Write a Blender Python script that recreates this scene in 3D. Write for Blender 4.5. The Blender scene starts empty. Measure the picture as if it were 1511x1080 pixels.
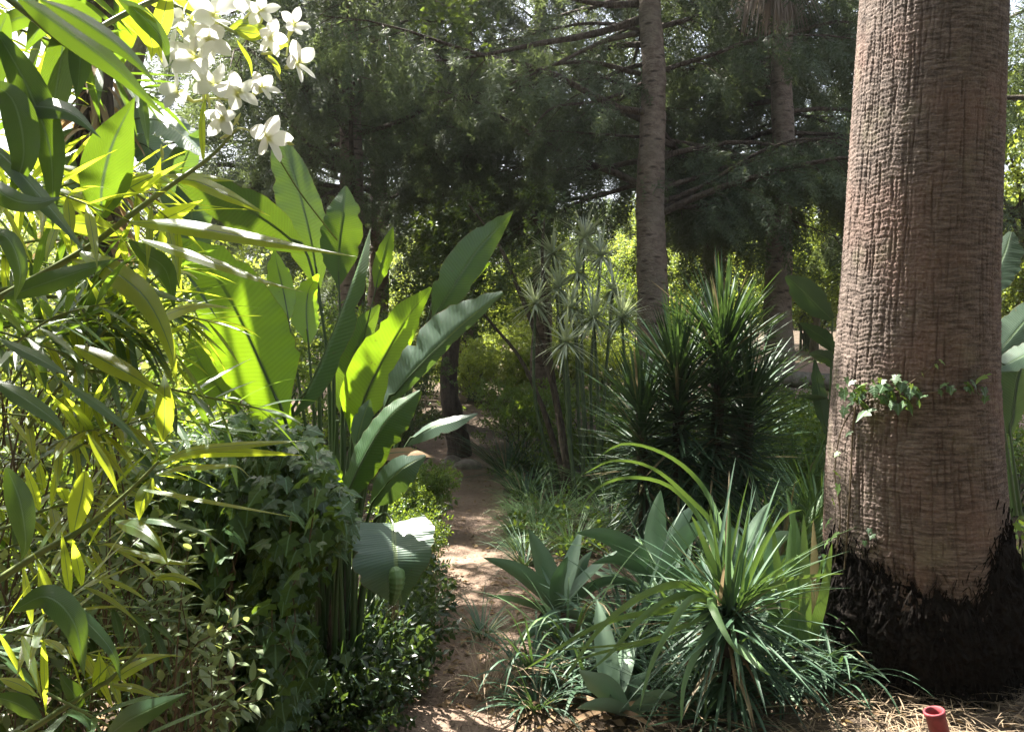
import bpy, math
import numpy as np
from mathutils import Vector

rng = np.random.default_rng(11)
R = math.radians
scene = bpy.context.scene
COL = scene.collection

# ------------------------------------------------------------------ camera
PW, PH, FPX = 1511.0, 1080.0, 1150.0
CAM = np.array([0.0, 0.0, 1.55])
PITCH = R(2.0)
FWD = np.array([0.0, math.cos(PITCH), -math.sin(PITCH)])
UPV = np.array([0.0, math.sin(PITCH), math.cos(PITCH)])
RGT = np.array([1.0, 0.0, 0.0])
cd = bpy.data.cameras.new("camera")
cd.sensor_width = 36.0
cd.lens = 36.0 * FPX / PW
cd.clip_end = 2000.0
cd.clip_start = 0.05
cam = bpy.data.objects.new("camera", cd)
COL.objects.link(cam)
cam.location = CAM
cam.rotation_euler = (R(90) - PITCH, 0, 0)
scene.camera = cam


def P(px, py, d):
    """point seen at photo pixel (px, py), d metres in front of the lens"""
    return CAM + RGT * ((px - PW / 2) / FPX * d) + UPV * ((PH / 2 - py) / FPX * d) + FWD * d


def sstep(a, b, x):
    t = np.clip((np.asarray(x, float) - a) / (b - a), 0, 1)
    return t * t * (3 - 2 * t)


def gz(x, y):
    """ground height"""
    x = np.asarray(x, float); y = np.asarray(y, float)
    h = 0.03 * np.sin(x * 1.7 + 0.4) * np.sin(y * 1.3) + 0.015 * np.sin(x * 4.1 + y * 3.3)
    h = h * sstep(0.35, 0.9, np.abs(x - path_x(y)))
    bank = sstep(9.2, 12.5, y) * (0.35 + 0.55 * sstep(1.5, 4.0, x))
    return h + bank + 0.05 * np.clip(y - 13, 0, 60)


def path_x(y):
    return np.interp(y, [0, 2.5, 3.2, 4.4, 5.2, 6.0, 7.5, 8.8, 9.9, 11, 13],
                     [-0.6, -0.45, -0.33, -0.18, -0.20, -0.24, -0.40, -0.55, -0.72, -1.3, -2.6])


def G(px, py, lift=0.0):
    """point on flat ground under a photo pixel"""
    r = RGT * ((px - PW / 2) / FPX) + UPV * ((PH / 2 - py) / FPX) + FWD
    t = -CAM[2] / r[2]
    p = CAM + r * t
    p[2] = float(gz(p[0], p[1])) + lift
    return p


def norm(v):
    v = np.asarray(v, float)
    n = np.linalg.norm(v, axis=-1, keepdims=True)
    return v / np.maximum(n, 1e-9)


# ------------------------------------------------------------------ objects
ORG = {}


def thing(name, label, cat, loc, group=None, kind=None):
    o = bpy.data.objects.new(name, None)
    COL.objects.link(o)
    o.location = tuple(float(c) for c in loc)
    o.empty_display_size = 0.1
    o["label"] = label
    o["category"] = cat
    if group: o["group"] = group
    if kind: o["kind"] = kind
    ORG[o.name] = np.array(loc, float)
    return o


def tag(o, label, cat, group=None, kind=None):
    o["label"] = label
    o["category"] = cat
    if group: o["group"] = group
    if kind: o["kind"] = kind
    elif "grass" in o.name: o["kind"] = "thing"
    return o


def dup(root, loc, rotz, label=None, scale=1.0):
    r = root.copy(); COL.objects.link(r)
    r.location = tuple(float(c) for c in loc); r.rotation_euler = (0, 0, rotz)
    r.scale = (scale,) * 3
    if label: r["label"] = label
    for ch in list(root.children):
        c = ch.copy(); COL.objects.link(c); c.parent = r
        for g in list(ch.children):
            d = g.copy(); COL.objects.link(d); d.parent = c
    return r


class MB:
    """collects quads and triangles; a point attribute 'leaf' holds (u, v, random)"""
    def __init__(self):
        self.V = []; self.A = []; self.Q = []; self.T = []; self.n = 0

    def add(self, V, A=None, Q=None, T=None):
        V = np.asarray(V, float).reshape(-1, 3)
        if A is None: A = np.full((len(V), 3), 0.5)
        self.V.append(V); self.A.append(np.asarray(A, float).reshape(-1, 3))
        if Q is not None and len(Q): self.Q.append(np.asarray(Q, np.int64).reshape(-1, 4) + self.n)
        if T is not None and len(T): self.T.append(np.asarray(T, np.int64).reshape(-1, 3) + self.n)
        self.n += len(V)

    def data(self):
        V = np.concatenate(self.V); A = np.concatenate(self.A)
        Q = np.concatenate(self.Q) if self.Q else np.zeros((0, 4), np.int64)
        T = np.concatenate(self.T) if self.T else np.zeros((0, 3), np.int64)
        return V, A, Q, T

    def build(self, name, mat, parent=None, org=None, smooth=True):
        V, A, Q, T = self.data()
        if parent is not None and org is None:
            org = ORG[parent.name]
        if org is None:
            org = np.zeros(3)
        org = np.asarray(org, float)
        V = V - org
        me = bpy.data.meshes.new(name)
        me.vertices.add(len(V))
        me.vertices.foreach_set("co", V.astype(np.float32).ravel())
        loops = np.concatenate([Q.ravel(), T.ravel()]).astype(np.int32)
        me.loops.add(len(loops))
        me.loops.foreach_set("vertex_index", loops)
        nf = len(Q) + len(T)
        me.polygons.add(nf)
        st = np.concatenate([np.arange(len(Q)) * 4, len(Q) * 4 + np.arange(len(T)) * 3]).astype(np.int32)
        me.polygons.foreach_set("loop_start", st)
        me.polygons.foreach_set("use_smooth", np.full(nf, smooth, bool))
        at = me.attributes.new("leaf", 'FLOAT_COLOR', 'POINT')
        at.data.foreach_set("color", np.concatenate([A, np.ones((len(A), 1))], 1).astype(np.float32).ravel())
        me.update(calc_edges=True)
        me.validate()
        me.materials.append(mat)
        o = bpy.data.objects.new(name, me)
        COL.objects.link(o)
        if parent is not None:
            o.parent = parent
            ORG[o.name] = org
        else:
            o.location = tuple(org)
            ORG[o.name] = org
        return o


# ------------------------------------------------------------------ shape helpers
def catmull(P_, n):
    P_ = np.asarray(P_, float)
    if len(P_) == 1: P_ = np.concatenate([P_, P_])
    if len(P_) == 2:
        t = np.linspace(0, 1, n + 1)[:, None]
        return P_[0] * (1 - t) + P_[1] * t
    seg = np.linalg.norm(np.diff(P_, axis=0), axis=1)
    k = np.concatenate([[0], np.cumsum(seg)])
    Q_ = np.concatenate([[2 * P_[0] - P_[1]], P_, [2 * P_[-1] - P_[-2]]])
    out = []
    for s in np.linspace(0, k[-1], n + 1):
        i = min(np.searchsorted(k, s, side='right') - 1, len(P_) - 2)
        t = (s - k[i]) / max(seg[i], 1e-9)
        p0, p1, p2, p3 = Q_[i], Q_[i + 1], Q_[i + 2], Q_[i + 3]
        out.append(0.5 * (2 * p1 + (p2 - p0) * t + (2 * p0 - 5 * p1 + 4 * p2 - p3) * t * t + (3 * p1 - p0 - 3 * p2 + p3) * t ** 3))
    return np.array(out)


PROFS = {
    'lance': lambda t: np.sin(np.pi * np.clip(t * 0.97 + 0.03, 0, 1) ** 0.80) ** 1.2,
    'blade': lambda t: np.minimum(1, 0.55 + t * 4) * (1 - t) ** 0.55,
    'sword': lambda t: np.minimum(1, 0.7 + t * 2) * (1 - t ** 2.2) ** 0.8,
    'agave': lambda t: (0.45 + 0.55 * np.sin(np.pi * np.clip(t * 0.85 + 0.08, 0, 1))) * (1 - t ** 4.0) ** 0.8,
    'banana': lambda t: np.clip(np.sin(np.pi * np.clip(t, 0, 1) ** 0.75), 0, 1) ** 0.45,
    'oval': lambda t: np.sin(np.pi * np.clip(t, 0, 1)) ** 0.7,
}


def grid_quads(nr, nc, off=0):
    i = np.arange(nr - 1)[:, None] * nc + np.arange(nc - 1)[None, :]
    return np.stack([i, i + 1, i + nc + 1, i + nc], -1).reshape(-1, 4) + off


def ribbons(mb, C, S, N, w, fold, nu, r, wl=None, wr=None, ripple=0, rk=9.0):
    """C,S,N: (k,n,3); w: (k,n) half widths; fold (k,) rad"""
    k, n, _ = C.shape
    u = np.linspace(-1, 1, nu + 1)
    au = np.abs(u)
    W = np.repeat(w[:, :, None], nu + 1, 2)
    if wl is not None:
        W = np.where(u[None, None, :] > 0, wl[:, :, None], wr[:, :, None])
    cf, sf = np.cos(fold)[:, None, None], np.sin(fold)[:, None, None]
    a = W * u * cf
    b = W * au * sf
    if ripple:
        tt = np.linspace(0, 1, n)[None, :, None]
        b = b + ripple * W * au ** 2 * np.sin(rk * 6.28 * tt + 2.0 * u[None, None, :] + r[:, None, None] * 17)
    V = C[:, :, None, :] + S[:, :, None, :] * a[..., None] + N[:, :, None, :] * b[..., None]
    A = np.empty((k, n, nu + 1, 3))
    A[..., 0] = (u * 0.5 + 0.5)
    A[..., 1] = np.linspace(0, 1, n)[None, :, None]
    A[..., 2] = r[:, None, None]
    q = grid_quads(n, nu + 1)
    Q = (q[None] + (np.arange(k) * n * (nu + 1))[:, None, None]).reshape(-1, 4)
    mb.add(V.reshape(-1, 3), A.reshape(-1, 3), Q)


def leaves(mb, B, D, L, W, droop=0.0, fold=0.25, prof='lance', n=6, nu=2, roll=0.0, r=None, up=None, pw=1.4, ripple=0):
    """vectorised leaves from bases B in directions D, bending down with droop"""
    B = np.atleast_2d(np.asarray(B, float)); k = len(B)
    D = norm(np.broadcast_to(np.atleast_2d(D), (k, 3)))
    L = np.broadcast_to(np.asarray(L, float), (k,)); W = np.broadcast_to(np.asarray(W, float), (k,))
    droop = np.broadcast_to(np.asarray(droop, float), (k,)); fold = np.broadcast_to(np.asarray(fold, float), (k,))
    roll = np.broadcast_to(np.asarray(roll, float), (k,))
    if r is None: r = rng.random(k)
    r = np.broadcast_to(np.asarray(r, float), (k,))
    t = np.linspace(0, 1, n + 1)
    Dk = D[:, None, :] + np.array([0, 0, -1.0]) * droop[:, None, None] * (t ** pw)[None, :, None]
    Dk = norm(Dk)
    mid = (Dk[:, 1:] + Dk[:, :-1]) * 0.5 * (L / n)[:, None, None]
    C = B[:, None, :] + np.concatenate([np.zeros((k, 1, 3)), np.cumsum(mid, 1)], 1)
    upv = np.array([0, 0, 1.0]) if up is None else np.asarray(up, float)
    S0 = np.cross(D, np.broadcast_to(upv, (k, 3)))
    bad = np.linalg.norm(S0, axis=1) < 0.12
    if bad.any():
        rr = rng.normal(size=(int(bad.sum()), 3)); S0[bad] = np.cross(D[bad], rr)
    S0 = norm(S0)
    S = S0[:, None, :] - Dk * np.sum(S0[:, None, :] * Dk, -1, keepdims=True)
    S = norm(S)
    N = np.cross(S, Dk)
    cr, sr = np.cos(roll)[:, None, None], np.sin(roll)[:, None, None]
    S, N = S * cr + N * sr, N * cr - S * sr
    w = W[:, None] * PROFS[prof](t)[None, :]
    ribbons(mb, C, S, N, w, fold, nu, r, ripple=ripple)
    return C


def pleaf(mb, pts, w, roll=0.0, fold=0.2, prof='lance', n=14, nu=4, r=None, wr=None, ripple=0.0, notch=0.0, rk=9.0, taper=True):
    """one leaf whose midrib runs through photo pixels pts=[(px,py,d),...]; w half width(s) in photo pixels"""
    K = np.array([P(*p) for p in pts])
    C = catmull(K, n)
    T = norm(np.gradient(C, axis=0))
    V = norm(C - CAM)
    S = norm(np.cross(T, V)); N = np.cross(S, T)
    ro = R(roll) if np.isscalar(roll) else np.interp(np.linspace(0, 1, n + 1), np.linspace(0, 1, len(roll)), [R(x) for x in roll])[:, None]
    c_, s_ = np.cos(ro), np.sin(ro)
    S, N = S * c_ + N * s_, N * c_ - S * s_
    d = np.linalg.norm(C - CAM, axis=1) / FPX
    t = np.linspace(0, 1, n + 1)

    def wid(x):
        if np.isscalar(x):
            return x * PROFS[prof](t) * d
        return np.interp(t, np.linspace(0, 1, len(x)), x) * d
    wl = wid(w); wrr = wid(wr) if wr is not None else wl
    if notch:      # wind torn margin: scallops of uneven size with a few short splits
        wl, wrr = wl.copy(), np.array(wrr, float).copy()
        for arr in (wl, wrr):
            e = np.sort(rng.uniform(0.1, 0.95, int(3 + 3 * notch)))
            for q in e:
                arr *= 1 - (0.10 + 0.13 * rng.random()) * np.clip(1 - (t - q) / 0.09, 0, 1) * (t >= q)
    rr = np.array([rng.random() if r is None else r])
    ribbons(mb, C[None], S[None], N[None], wl[None], np.array([fold]), nu, rr, wl=wl[None], wr=wrr[None], ripple=ripple, rk=rk)
    return C


def tube(mb, pts, rad, ns=8, n=None, r=0.5, cap=True, wob=0.0):
    C = np.asarray(pts, float)
    rad = np.asarray(rad, float) * np.ones(len(C)) if np.ndim(rad) == 0 else np.asarray(rad, float)
    if n:
        rad = np.interp(np.linspace(0, 1, n + 1), np.linspace(0, 1, len(C)), rad)
        C = catmull(C, n)
    m = len(C)
    T = norm(np.gradient(C, axis=0))
    ref = np.array([0.31, 0.95, 0.05]) if abs(T[0][1]) < 0.8 else np.array([1.0, 0.1, 0.2])
    S = norm(np.cross(T, ref)); N = np.cross(S, T)
    a = np.linspace(0, 2 * np.pi, ns + 1)
    rr = rad[:, None] * np.ones((1, ns + 1))
    if wob:
        q = 1 + wob * rng.normal(size=(m, ns)); q = np.concatenate([q, q[:, :1]], 1); rr = rr * q
    V = C[:, None, :] + S[:, None, :] * (np.cos(a)[None, :] * rr)[..., None] + N[:, None, :] * (np.sin(a)[None, :] * rr)[..., None]
    ln = np.concatenate([[0], np.cumsum(np.linalg.norm(np.diff(C, axis=0), axis=1))])
    A = np.empty((m, ns + 1, 3)); A[..., 0] = a / (2 * np.pi); A[..., 1] = ln[:, None]; A[..., 2] = r
    mb.add(V.reshape(-1, 3), A.reshape(-1, 3), grid_quads(m, ns + 1))
    if cap:
        V2 = np.concatenate([V[-1, :-1], C[-1:]]); i = np.arange(ns)
        mb.add(V2, np.full((ns + 1, 3), r), None, np.stack([i, (i + 1) % ns, np.full(ns, ns)], 1))


def rots(D, roll=None):
    """matrices whose x axis is D and z axis is roughly up, rolled"""
    D = norm(D); k = len(D)
    ref = np.tile(np.array([0, 0, 1.0]), (k, 1))
    bad = np.abs(D[:, 2]) > 0.97
    ref[bad] = np.array([1.0, 0.2, 0])
    Y = norm(np.cross(ref, D)); Z = np.cross(D, Y)
    if roll is not None:
        c, s = np.cos(roll)[:, None], np.sin(roll)[:, None]
        Y, Z = Y * c + Z * s, Z * c - Y * s
    return np.stack([D, Y, Z], -1)


def scatter(mb, tm, pos, M, s, rnd=None):
    V, A, Q, T = tm
    k = len(pos)
    if k == 0: return
    s = np.broadcast_to(np.asarray(s, float), (k,))
    X = np.einsum('kij,vj->kvi', M, V) * s[:, None, None] + pos[:, None, :]
    if rnd is None: rnd = rng.random(k)
    AA = np.tile(A[None], (k, 1, 1))
    AA[..., 2] = np.clip(0.35 * AA[..., 2] + 0.65 * rnd[:, None], 0, 1)
    off = (np.arange(k) * len(V))[:, None, None]
    mb.add(X.reshape(-1, 3), AA.reshape(-1, 3), (Q[None] + off).reshape(-1, 4), (T[None] + off).reshape(-1, 3))


def rdir(k, zmin=-1, zmax=1):
    z = rng.uniform(zmin, zmax, k); a = rng.uniform(0, 2 * np.pi, k); q = np.sqrt(1 - z * z)
    return np.stack([q * np.cos(a), q * np.sin(a), z], 1)


# ------------------------------------------------------------------ materials
def newmat(name):
    m = bpy.data.materials.new(name); m.use_nodes = True
    nt = m.node_tree; nt.nodes.clear()
    out = nt.nodes.new("ShaderNodeOutputMaterial")
    return m, nt, out


def nd(nt, t, **kw):
    n = nt.nodes.new(t)
    for k, v in kw.items():
        if k in n.inputs.keys(): n.inputs[k].default_value = v
        else: setattr(n, k, v)
    return n


def mth(nt, op, a, b=None, c=None, clamp=False):
    n = nt.nodes.new("ShaderNodeMath"); n.operation = op; n.use_clamp = clamp
    for i, x in enumerate((a, b, c)):
        if x is None: continue
        if isinstance(x, (int, float)): n.inputs[i].default_value = x
        else: nt.links.new(x, n.inputs[i])
    return n.outputs[0]


def mixc(nt, f, a, b):
    n = nt.nodes.new("ShaderNodeMix"); n.data_type = 'RGBA'
    for s, x in ((n.inputs[0], f), (n.inputs[6], a), (n.inputs[7], b)):
        if isinstance(x, (int, float)): s.default_value = x
        elif isinstance(x, tuple): s.default_value = (*x, 1) if len(x) == 3 else x
        else: nt.links.new(x, s)
    return n.outputs[2]


def rampf(nt, x, a, b):
    n = nt.nodes.new("ShaderNodeMapRange"); n.interpolation_type = 'SMOOTHSTEP'
    nt.links.new(x, n.inputs[0]); n.inputs[1].default_value = a; n.inputs[2].default_value = b
    return n.outputs[0]


def leafmat(name, c1, c2, tc, tmix=0.4, rough=0.4, spec=0.5, vein=None, vcol=None, vk=26.0, bump=0.0, c3=None, tipc=None, basec=None):
    m, nt, out = newmat(name)
    L = nt.links.new
    at = nd(nt, "ShaderNodeAttribute", attribute_name="leaf")
    sp = nt.nodes.new("ShaderNodeSeparateXYZ"); L(at.outputs["Vector"], sp.inputs[0])
    u, v, r = sp.outputs
    tcn = nt.nodes.new("ShaderNodeTexCoord")
    nz = nd(nt, "ShaderNodeTexNoise", Scale=9.0, Detail=3.0); L(tcn.outputs["Object"], nz.inputs["Vector"])
    f = mth(nt, 'ADD', mth(nt, 'MULTIPLY', r, 0.75), mth(nt, 'MULTIPLY', mth(nt, 'SUBTRACT', nz.outputs[0], 0.4), 0.7), clamp=True)
    col = mixc(nt, f, c1, c2)
    tcol = mixc(nt, f, tuple(x * 0.72 for x in tc), tc)
    if c3:   # a few yellowed / dry leaves
        g = rampf(nt, r, 0.93, 0.97)
        col = mixc(nt, g, col, c3); tcol = mixc(nt, g, tcol, tuple(min(1, x * 1.6) for x in c3))
    if tipc:
        g = rampf(nt, mth(nt, 'ADD', v, mth(nt, 'MULTIPLY', nz.outputs[0], 0.12)), 0.97, 1.06)
        col = mixc(nt, g, col, tipc); tcol = mixc(nt, g, tcol, tipc)
    hgt = None
    if vein == 'banana':   # thin scorched margin
        g = mth(nt, 'MULTIPLY', rampf(nt, mth(nt, 'ADD', mth(nt, 'ABSOLUTE', mth(nt, 'SUBTRACT', u, 0.5)), mth(nt, 'MULTIPLY', nz.outputs[0], 0.02)), 0.499, 0.508), 0.8)
        col = mixc(nt, g, col, (0.20, 0.12, 0.05)); tcol = mixc(nt, g, tcol, (0.12, 0.07, 0.02))
        n8 = nd(nt, "ShaderNodeTexNoise", Scale=40.0, Detail=2.0); L(tcn.outputs["Object"], n8.inputs["Vector"])
        g = mth(nt, 'MULTIPLY', rampf(nt, n8.outputs[0], 0.70, 0.76), 0.6); col = mixc(nt, g, col, (0.10, 0.09, 0.035)); tcol = mixc(nt, g, tcol, (0.12, 0.10, 0.02))
    if basec:
        g = mth(nt, 'SUBTRACT', 1.0, rampf(nt, v, 0.04, 0.28)); col = mixc(nt, g, col, basec); tcol = mixc(nt, g, tcol, basec)
    au = mth(nt, 'ABSOLUTE', mth(nt, 'SUBTRACT', u, 0.5))
    if vein in ('mid', 'banana'):
        mid = mth(nt, 'SUBTRACT', 1.0, rampf(nt, au, 0.012 if vein == 'banana' else 0.012, 0.04 if vein == 'banana' else 0.045))
        if vein == 'mid':
            lat = mth(nt, 'SINE', mth(nt, 'MULTIPLY', mth(nt, 'SUBTRACT', mth(nt, 'MULTIPLY', v, vk), mth(nt, 'MULTIPLY', au, vk * 0.5)), 6.283))
        else:
            lat = mth(nt, 'SINE', mth(nt, 'MULTIPLY', mth(nt, 'SUBTRACT', mth(nt, 'MULTIPLY', v, vk), mth(nt, 'MULTIPLY', au, vk * 0.14)), 6.283))
        lat01 = mth(nt, 'MULTIPLY_ADD', lat, 0.5, 0.5)
        amt = 0.18 if vein == 'mid' else 0.3
        col = mixc(nt, mth(nt, 'MULTIPLY', lat01, amt), col, tuple(x * 0.6 for x in c1))
        tcol = mixc(nt, mth(nt, 'MULTIPLY', lat01, amt), tcol, tuple(x * 0.6 for x in tc))
        vc = vcol or tuple(min(1, x * 2.2) for x in c2)
        col = mixc(nt, mid, col, vc)
        tcol = mixc(nt, mid, tcol, tuple(x * 0.35 for x in tc) if vein == 'banana' else vc)
        hgt = mth(nt, 'ADD', mth(nt, 'MULTIPLY', lat01, 0.5), mid)
    elif vein == 'parallel':
        lat = mth(nt, 'SINE', mth(nt, 'MULTIPLY', u, vk * 6.283))
        hgt = mth(nt, 'MULTIPLY_ADD', lat, 0.5, 0.5)
        col = mixc(nt, mth(nt, 'MULTIPLY', hgt, 0.25), col, tuple(x * 0.6 for x in c1))
    pb = nd(nt, "ShaderNodeBsdfPrincipled", Roughness=rough)
    pb.inputs["Specular IOR Level"].default_value = spec
    L(col, pb.inputs["Base Color"])
    tr = nt.nodes.new("ShaderNodeBsdfTranslucent"); L(tcol, tr.inputs["Color"])
    if hgt is not None and bump:
        bm = nd(nt, "ShaderNodeBump", Strength=bump, Distance=0.004); L(hgt, bm.inputs["Height"])
        L(bm.outputs[0], pb.inputs["Normal"])
    mx = nt.nodes.new("ShaderNodeMixShader"); mx.inputs[0].default_value = tmix
    L(pb.outputs[0], mx.inputs[1]); L(tr.outputs[0], mx.inputs[2]); L(mx.outputs[0], out.inputs[0])
    return m


def barkmat(name, c1, c2, c3, sv=(6, 6, 1.2), scale=4.0, bump=0.6, dist=0.02, scar=0.0, rough=0.9):
    m, nt, out = newmat(name); L = nt.links.new
    tcn = nt.nodes.new("ShaderNodeTexCoord")
    mp = nd(nt, "ShaderNodeMapping"); mp.inputs["Scale"].default_value = sv; L(tcn.outputs["Object"], mp.inputs[0])
    n1 = nd(nt, "ShaderNodeTexNoise", Scale=scale, Detail=8.0, Roughness=0.65); L(mp.outputs[0], n1.inputs["Vector"])
    n2 = nd(nt, "ShaderNodeTexNoise", Scale=1.6, Detail=3.0); L(tcn.outputs["Object"], n2.inputs["Vector"])
    vo = nd(nt, "ShaderNodeTexVoronoi", Scale=scale * 1.3, feature='DISTANCE_TO_EDGE'); L(mp.outputs[0], vo.inputs["Vector"])
    col = mixc(nt, rampf(nt, n1.outputs[0], 0.32, 0.68), c1, c2)
    col = mixc(nt, rampf(nt, n2.outputs[0], 0.45, 0.75), col, c3)
    h = mth(nt, 'ADD', n1.outputs[0], mth(nt, 'MULTIPLY', rampf(nt, vo.outputs[0], 0.0, 0.15), 0.5))
    if scar:
        mp2 = nd(nt, "ShaderNodeMapping"); mp2.inputs["Scale"].default_value = (5, 5, 16); L(tcn.outputs["Object"], mp2.inputs[0])
        v2 = nd(nt, "ShaderNodeTexVoronoi", Scale=1.0); L(mp2.outputs[0], v2.inputs["Vector"])
        g = mth(nt, 'SUBTRACT', 1.0, rampf(nt, v2.outputs["Distance"], 0.12, 0.34))
        col = mixc(nt, mth(nt, 'MULTIPLY', g, scar), col, tuple(x * 0.3 for x in c1))
        h = mth(nt, 'SUBTRACT', h, mth(nt, 'MULTIPLY', g, 0.5))
    pb = nd(nt, "ShaderNodeBsdfPrincipled", Roughness=rough); pb.inputs["Specular IOR Level"].default_value = 0.2
    L(col, pb.inputs["Base Color"])
    bm = nd(nt, "ShaderNodeBump", Strength=bump, Distance=dist); L(h, bm.inputs["Height"]); L(bm.outputs[0], pb.inputs["Normal"])
    L(pb.outputs[0], out.inputs[0])
    return m


def plainmat(name, c1, c2, scale=8.0, rough=0.7, bump=0.2, spec=0.3, dist=0.01):
    m, nt, out = newmat(name); L = nt.links.new
    tcn = nt.nodes.new("ShaderNodeTexCoord")
    n1 = nd(nt, "ShaderNodeTexNoise", Scale=scale, Detail=6.0, Roughness=0.6); L(tcn.outputs["Object"], n1.inputs["Vector"])
    pb = nd(nt, "ShaderNodeBsdfPrincipled", Roughness=rough); pb.inputs["Specular IOR Level"].default_value = spec
    L(mixc(nt, rampf(nt, n1.outputs[0], 0.3, 0.7), c1, c2), pb.inputs["Base Color"])
    bm = nd(nt, "ShaderNodeBump", Strength=bump, Distance=dist); L(n1.outputs[0], bm.inputs["Height"]); L(bm.outputs[0], pb.inputs["Normal"])
    L(pb.outputs[0], out.inputs[0])
    return m


def soilmat(name, a, b, c, scale=3.0):
    m, nt, out = newmat(name); L = nt.links.new
    tcn = nt.nodes.new("ShaderNodeTexCoord")
    n1 = nd(nt, "ShaderNodeTexNoise", Scale=scale, Detail=9.0, Roughness=0.65); L(tcn.outputs["Object"], n1.inputs["Vector"])
    n2 = nd(nt, "ShaderNodeTexNoise", Scale=scale * 14, Detail=5.0, Roughness=0.7); L(tcn.outputs["Object"], n2.inputs["Vector"])
    vo = nd(nt, "ShaderNodeTexVoronoi", Scale=scale * 22); L(tcn.outputs["Object"], vo.inputs["Vector"])
    col = mixc(nt, rampf(nt, n1.outputs[0], 0.35, 0.65), a, b)
    col = mixc(nt, rampf(nt, n2.outputs[0], 0.5, 0.75), col, c)
    peb = mth(nt, 'SUBTRACT', 1.0, rampf(nt, vo.outputs["Distance"], 0.1, 0.4))
    col = mixc(nt, mth(nt, 'MULTIPLY', peb, 0.35), col, vo.outputs["Color"]) if False else col
    pb = nd(nt, "ShaderNodeBsdfPrincipled", Roughness=0.95); pb.inputs["Specular IOR Level"].default_value = 0.15
    L(col, pb.inputs["Base Color"])
    h = mth(nt, 'ADD', mth(nt, 'ADD', n1.outputs[0], mth(nt, 'MULTIPLY', n2.outputs[0], 0.5)), mth(nt, 'MULTIPLY', peb, 0.4))
    bm = nd(nt, "ShaderNodeBump", Strength=0.8, Distance=0.03); L(h, bm.inputs["Height"]); L(bm.outputs[0], pb.inputs["Normal"])
    L(pb.outputs[0], out.inputs[0])
    return m


M = {}
M['oleander'] = leafmat("oleander_leaf", (0.024, 0.060, 0.022), (0.045, 0.10, 0.03), (0.80, 0.94, 0.045), 0.45, 0.34, 0.5, 'mid', (0.10, 0.17, 0.06), 34, 0.25)
M['oleander_shade'] = leafmat("shade_toned_oleander_leaf", (0.022, 0.055, 0.024), (0.042, 0.09, 0.032), (0.34, 0.56, 0.03), 0.2, 0.36, 0.5, 'mid', (0.12, 0.19, 0.08), 34, 0.25)  # darker, less translucent copy; shade among the leaves put into its colour
M['oleander_stem'] = plainmat("oleander_stem", (0.10, 0.14, 0.04), (0.17, 0.20, 0.06), 20, 0.6, 0.1)
M['petal'] = leafmat("white_petal", (0.78, 0.78, 0.74), (0.85, 0.85, 0.82), (0.85, 0.85, 0.80), 0.45, 0.6, 0.2, basec=(0.55, 0.55, 0.18))
M['flowertube'] = leafmat("flower_tube", (0.45, 0.48, 0.18), (0.55, 0.58, 0.25), (0.5, 0.5, 0.15), 0.3, 0.6, 0.2)
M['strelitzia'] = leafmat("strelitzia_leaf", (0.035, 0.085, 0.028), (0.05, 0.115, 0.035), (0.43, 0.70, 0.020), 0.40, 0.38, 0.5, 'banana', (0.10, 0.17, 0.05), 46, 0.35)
M['strelitzia_shade'] = leafmat("shade_toned_paddle_leaf", (0.035, 0.085, 0.03), (0.05, 0.115, 0.038), (0.26, 0.42, 0.02), 0.2, 0.38, 0.5, 'banana', (0.09, 0.15, 0.05), 46, 0.35)  # shade on the rear leaves put into a dimmer transmitted colour
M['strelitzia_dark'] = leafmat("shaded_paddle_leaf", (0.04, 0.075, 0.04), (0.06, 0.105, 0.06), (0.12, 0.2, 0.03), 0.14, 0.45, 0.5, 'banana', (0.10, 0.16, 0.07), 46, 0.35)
M['strelitzia_blue'] = leafmat("strelitzia_waxy_leaf", (0.07, 0.125, 0.085), (0.10, 0.165, 0.115), (0.20, 0.34, 0.04), 0.25, 0.42, 0.6, 'banana', (0.18, 0.25, 0.10), 38, 0.3)
M['petiole'] = leafmat("strelitzia_petiole", (0.03, 0.06, 0.02), (0.06, 0.10, 0.03), (0.1, 0.16, 0.02), 0.12, 0.45, 0.5)
M['dryleaf'] = leafmat("dry_leaf", (0.16, 0.10, 0.06), (0.30, 0.21, 0.12), (0.35, 0.24, 0.10), 0.25, 0.8, 0.2)
M['dryfrond'] = leafmat("dry_frond", (0.20, 0.165, 0.145), (0.36, 0.30, 0.265), (0.3, 0.24, 0.18), 0.2, 0.8, 0.2)
M['straw'] = leafmat("straw", (0.15, 0.11, 0.07), (0.30, 0.225, 0.145), (0.25, 0.18, 0.09), 0.15, 0.7, 0.3)
M['ivy'] = leafmat("ivy_leaf", (0.030, 0.068, 0.026), (0.060, 0.115, 0.036), (0.22, 0.34, 0.03), 0.3, 0.42, 0.5, 'mid', (0.13, 0.22, 0.11), 5, 0.3)
M['ivy_light'] = leafmat("young_ivy_leaf", (0.09, 0.17, 0.05), (0.15, 0.24, 0.07), (0.35, 0.48, 0.05), 0.35, 0.45, 0.5, 'mid', (0.2, 0.3, 0.12), 5, 0.3)
M['ivy_stem'] = plainmat("ivy_stem", (0.07, 0.05, 0.03), (0.14, 0.10, 0.06), 30, 0.8, 0.3)
M['agave'] = leafmat("agave_leaf", (0.15, 0.23, 0.15), (0.21, 0.30, 0.20), (0.10, 0.22, 0.08), 0.06, 0.5, 0.4, None, None, 20, 0.0)
M['yucca'] = leafmat("yucca_leaf", (0.022, 0.050, 0.026), (0.045, 0.088, 0.042), (0.10, 0.18, 0.03), 0.12, 0.5, 0.35, 'parallel', None, 5, 0.2, c3=(0.22, 0.17, 0.09))
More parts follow.
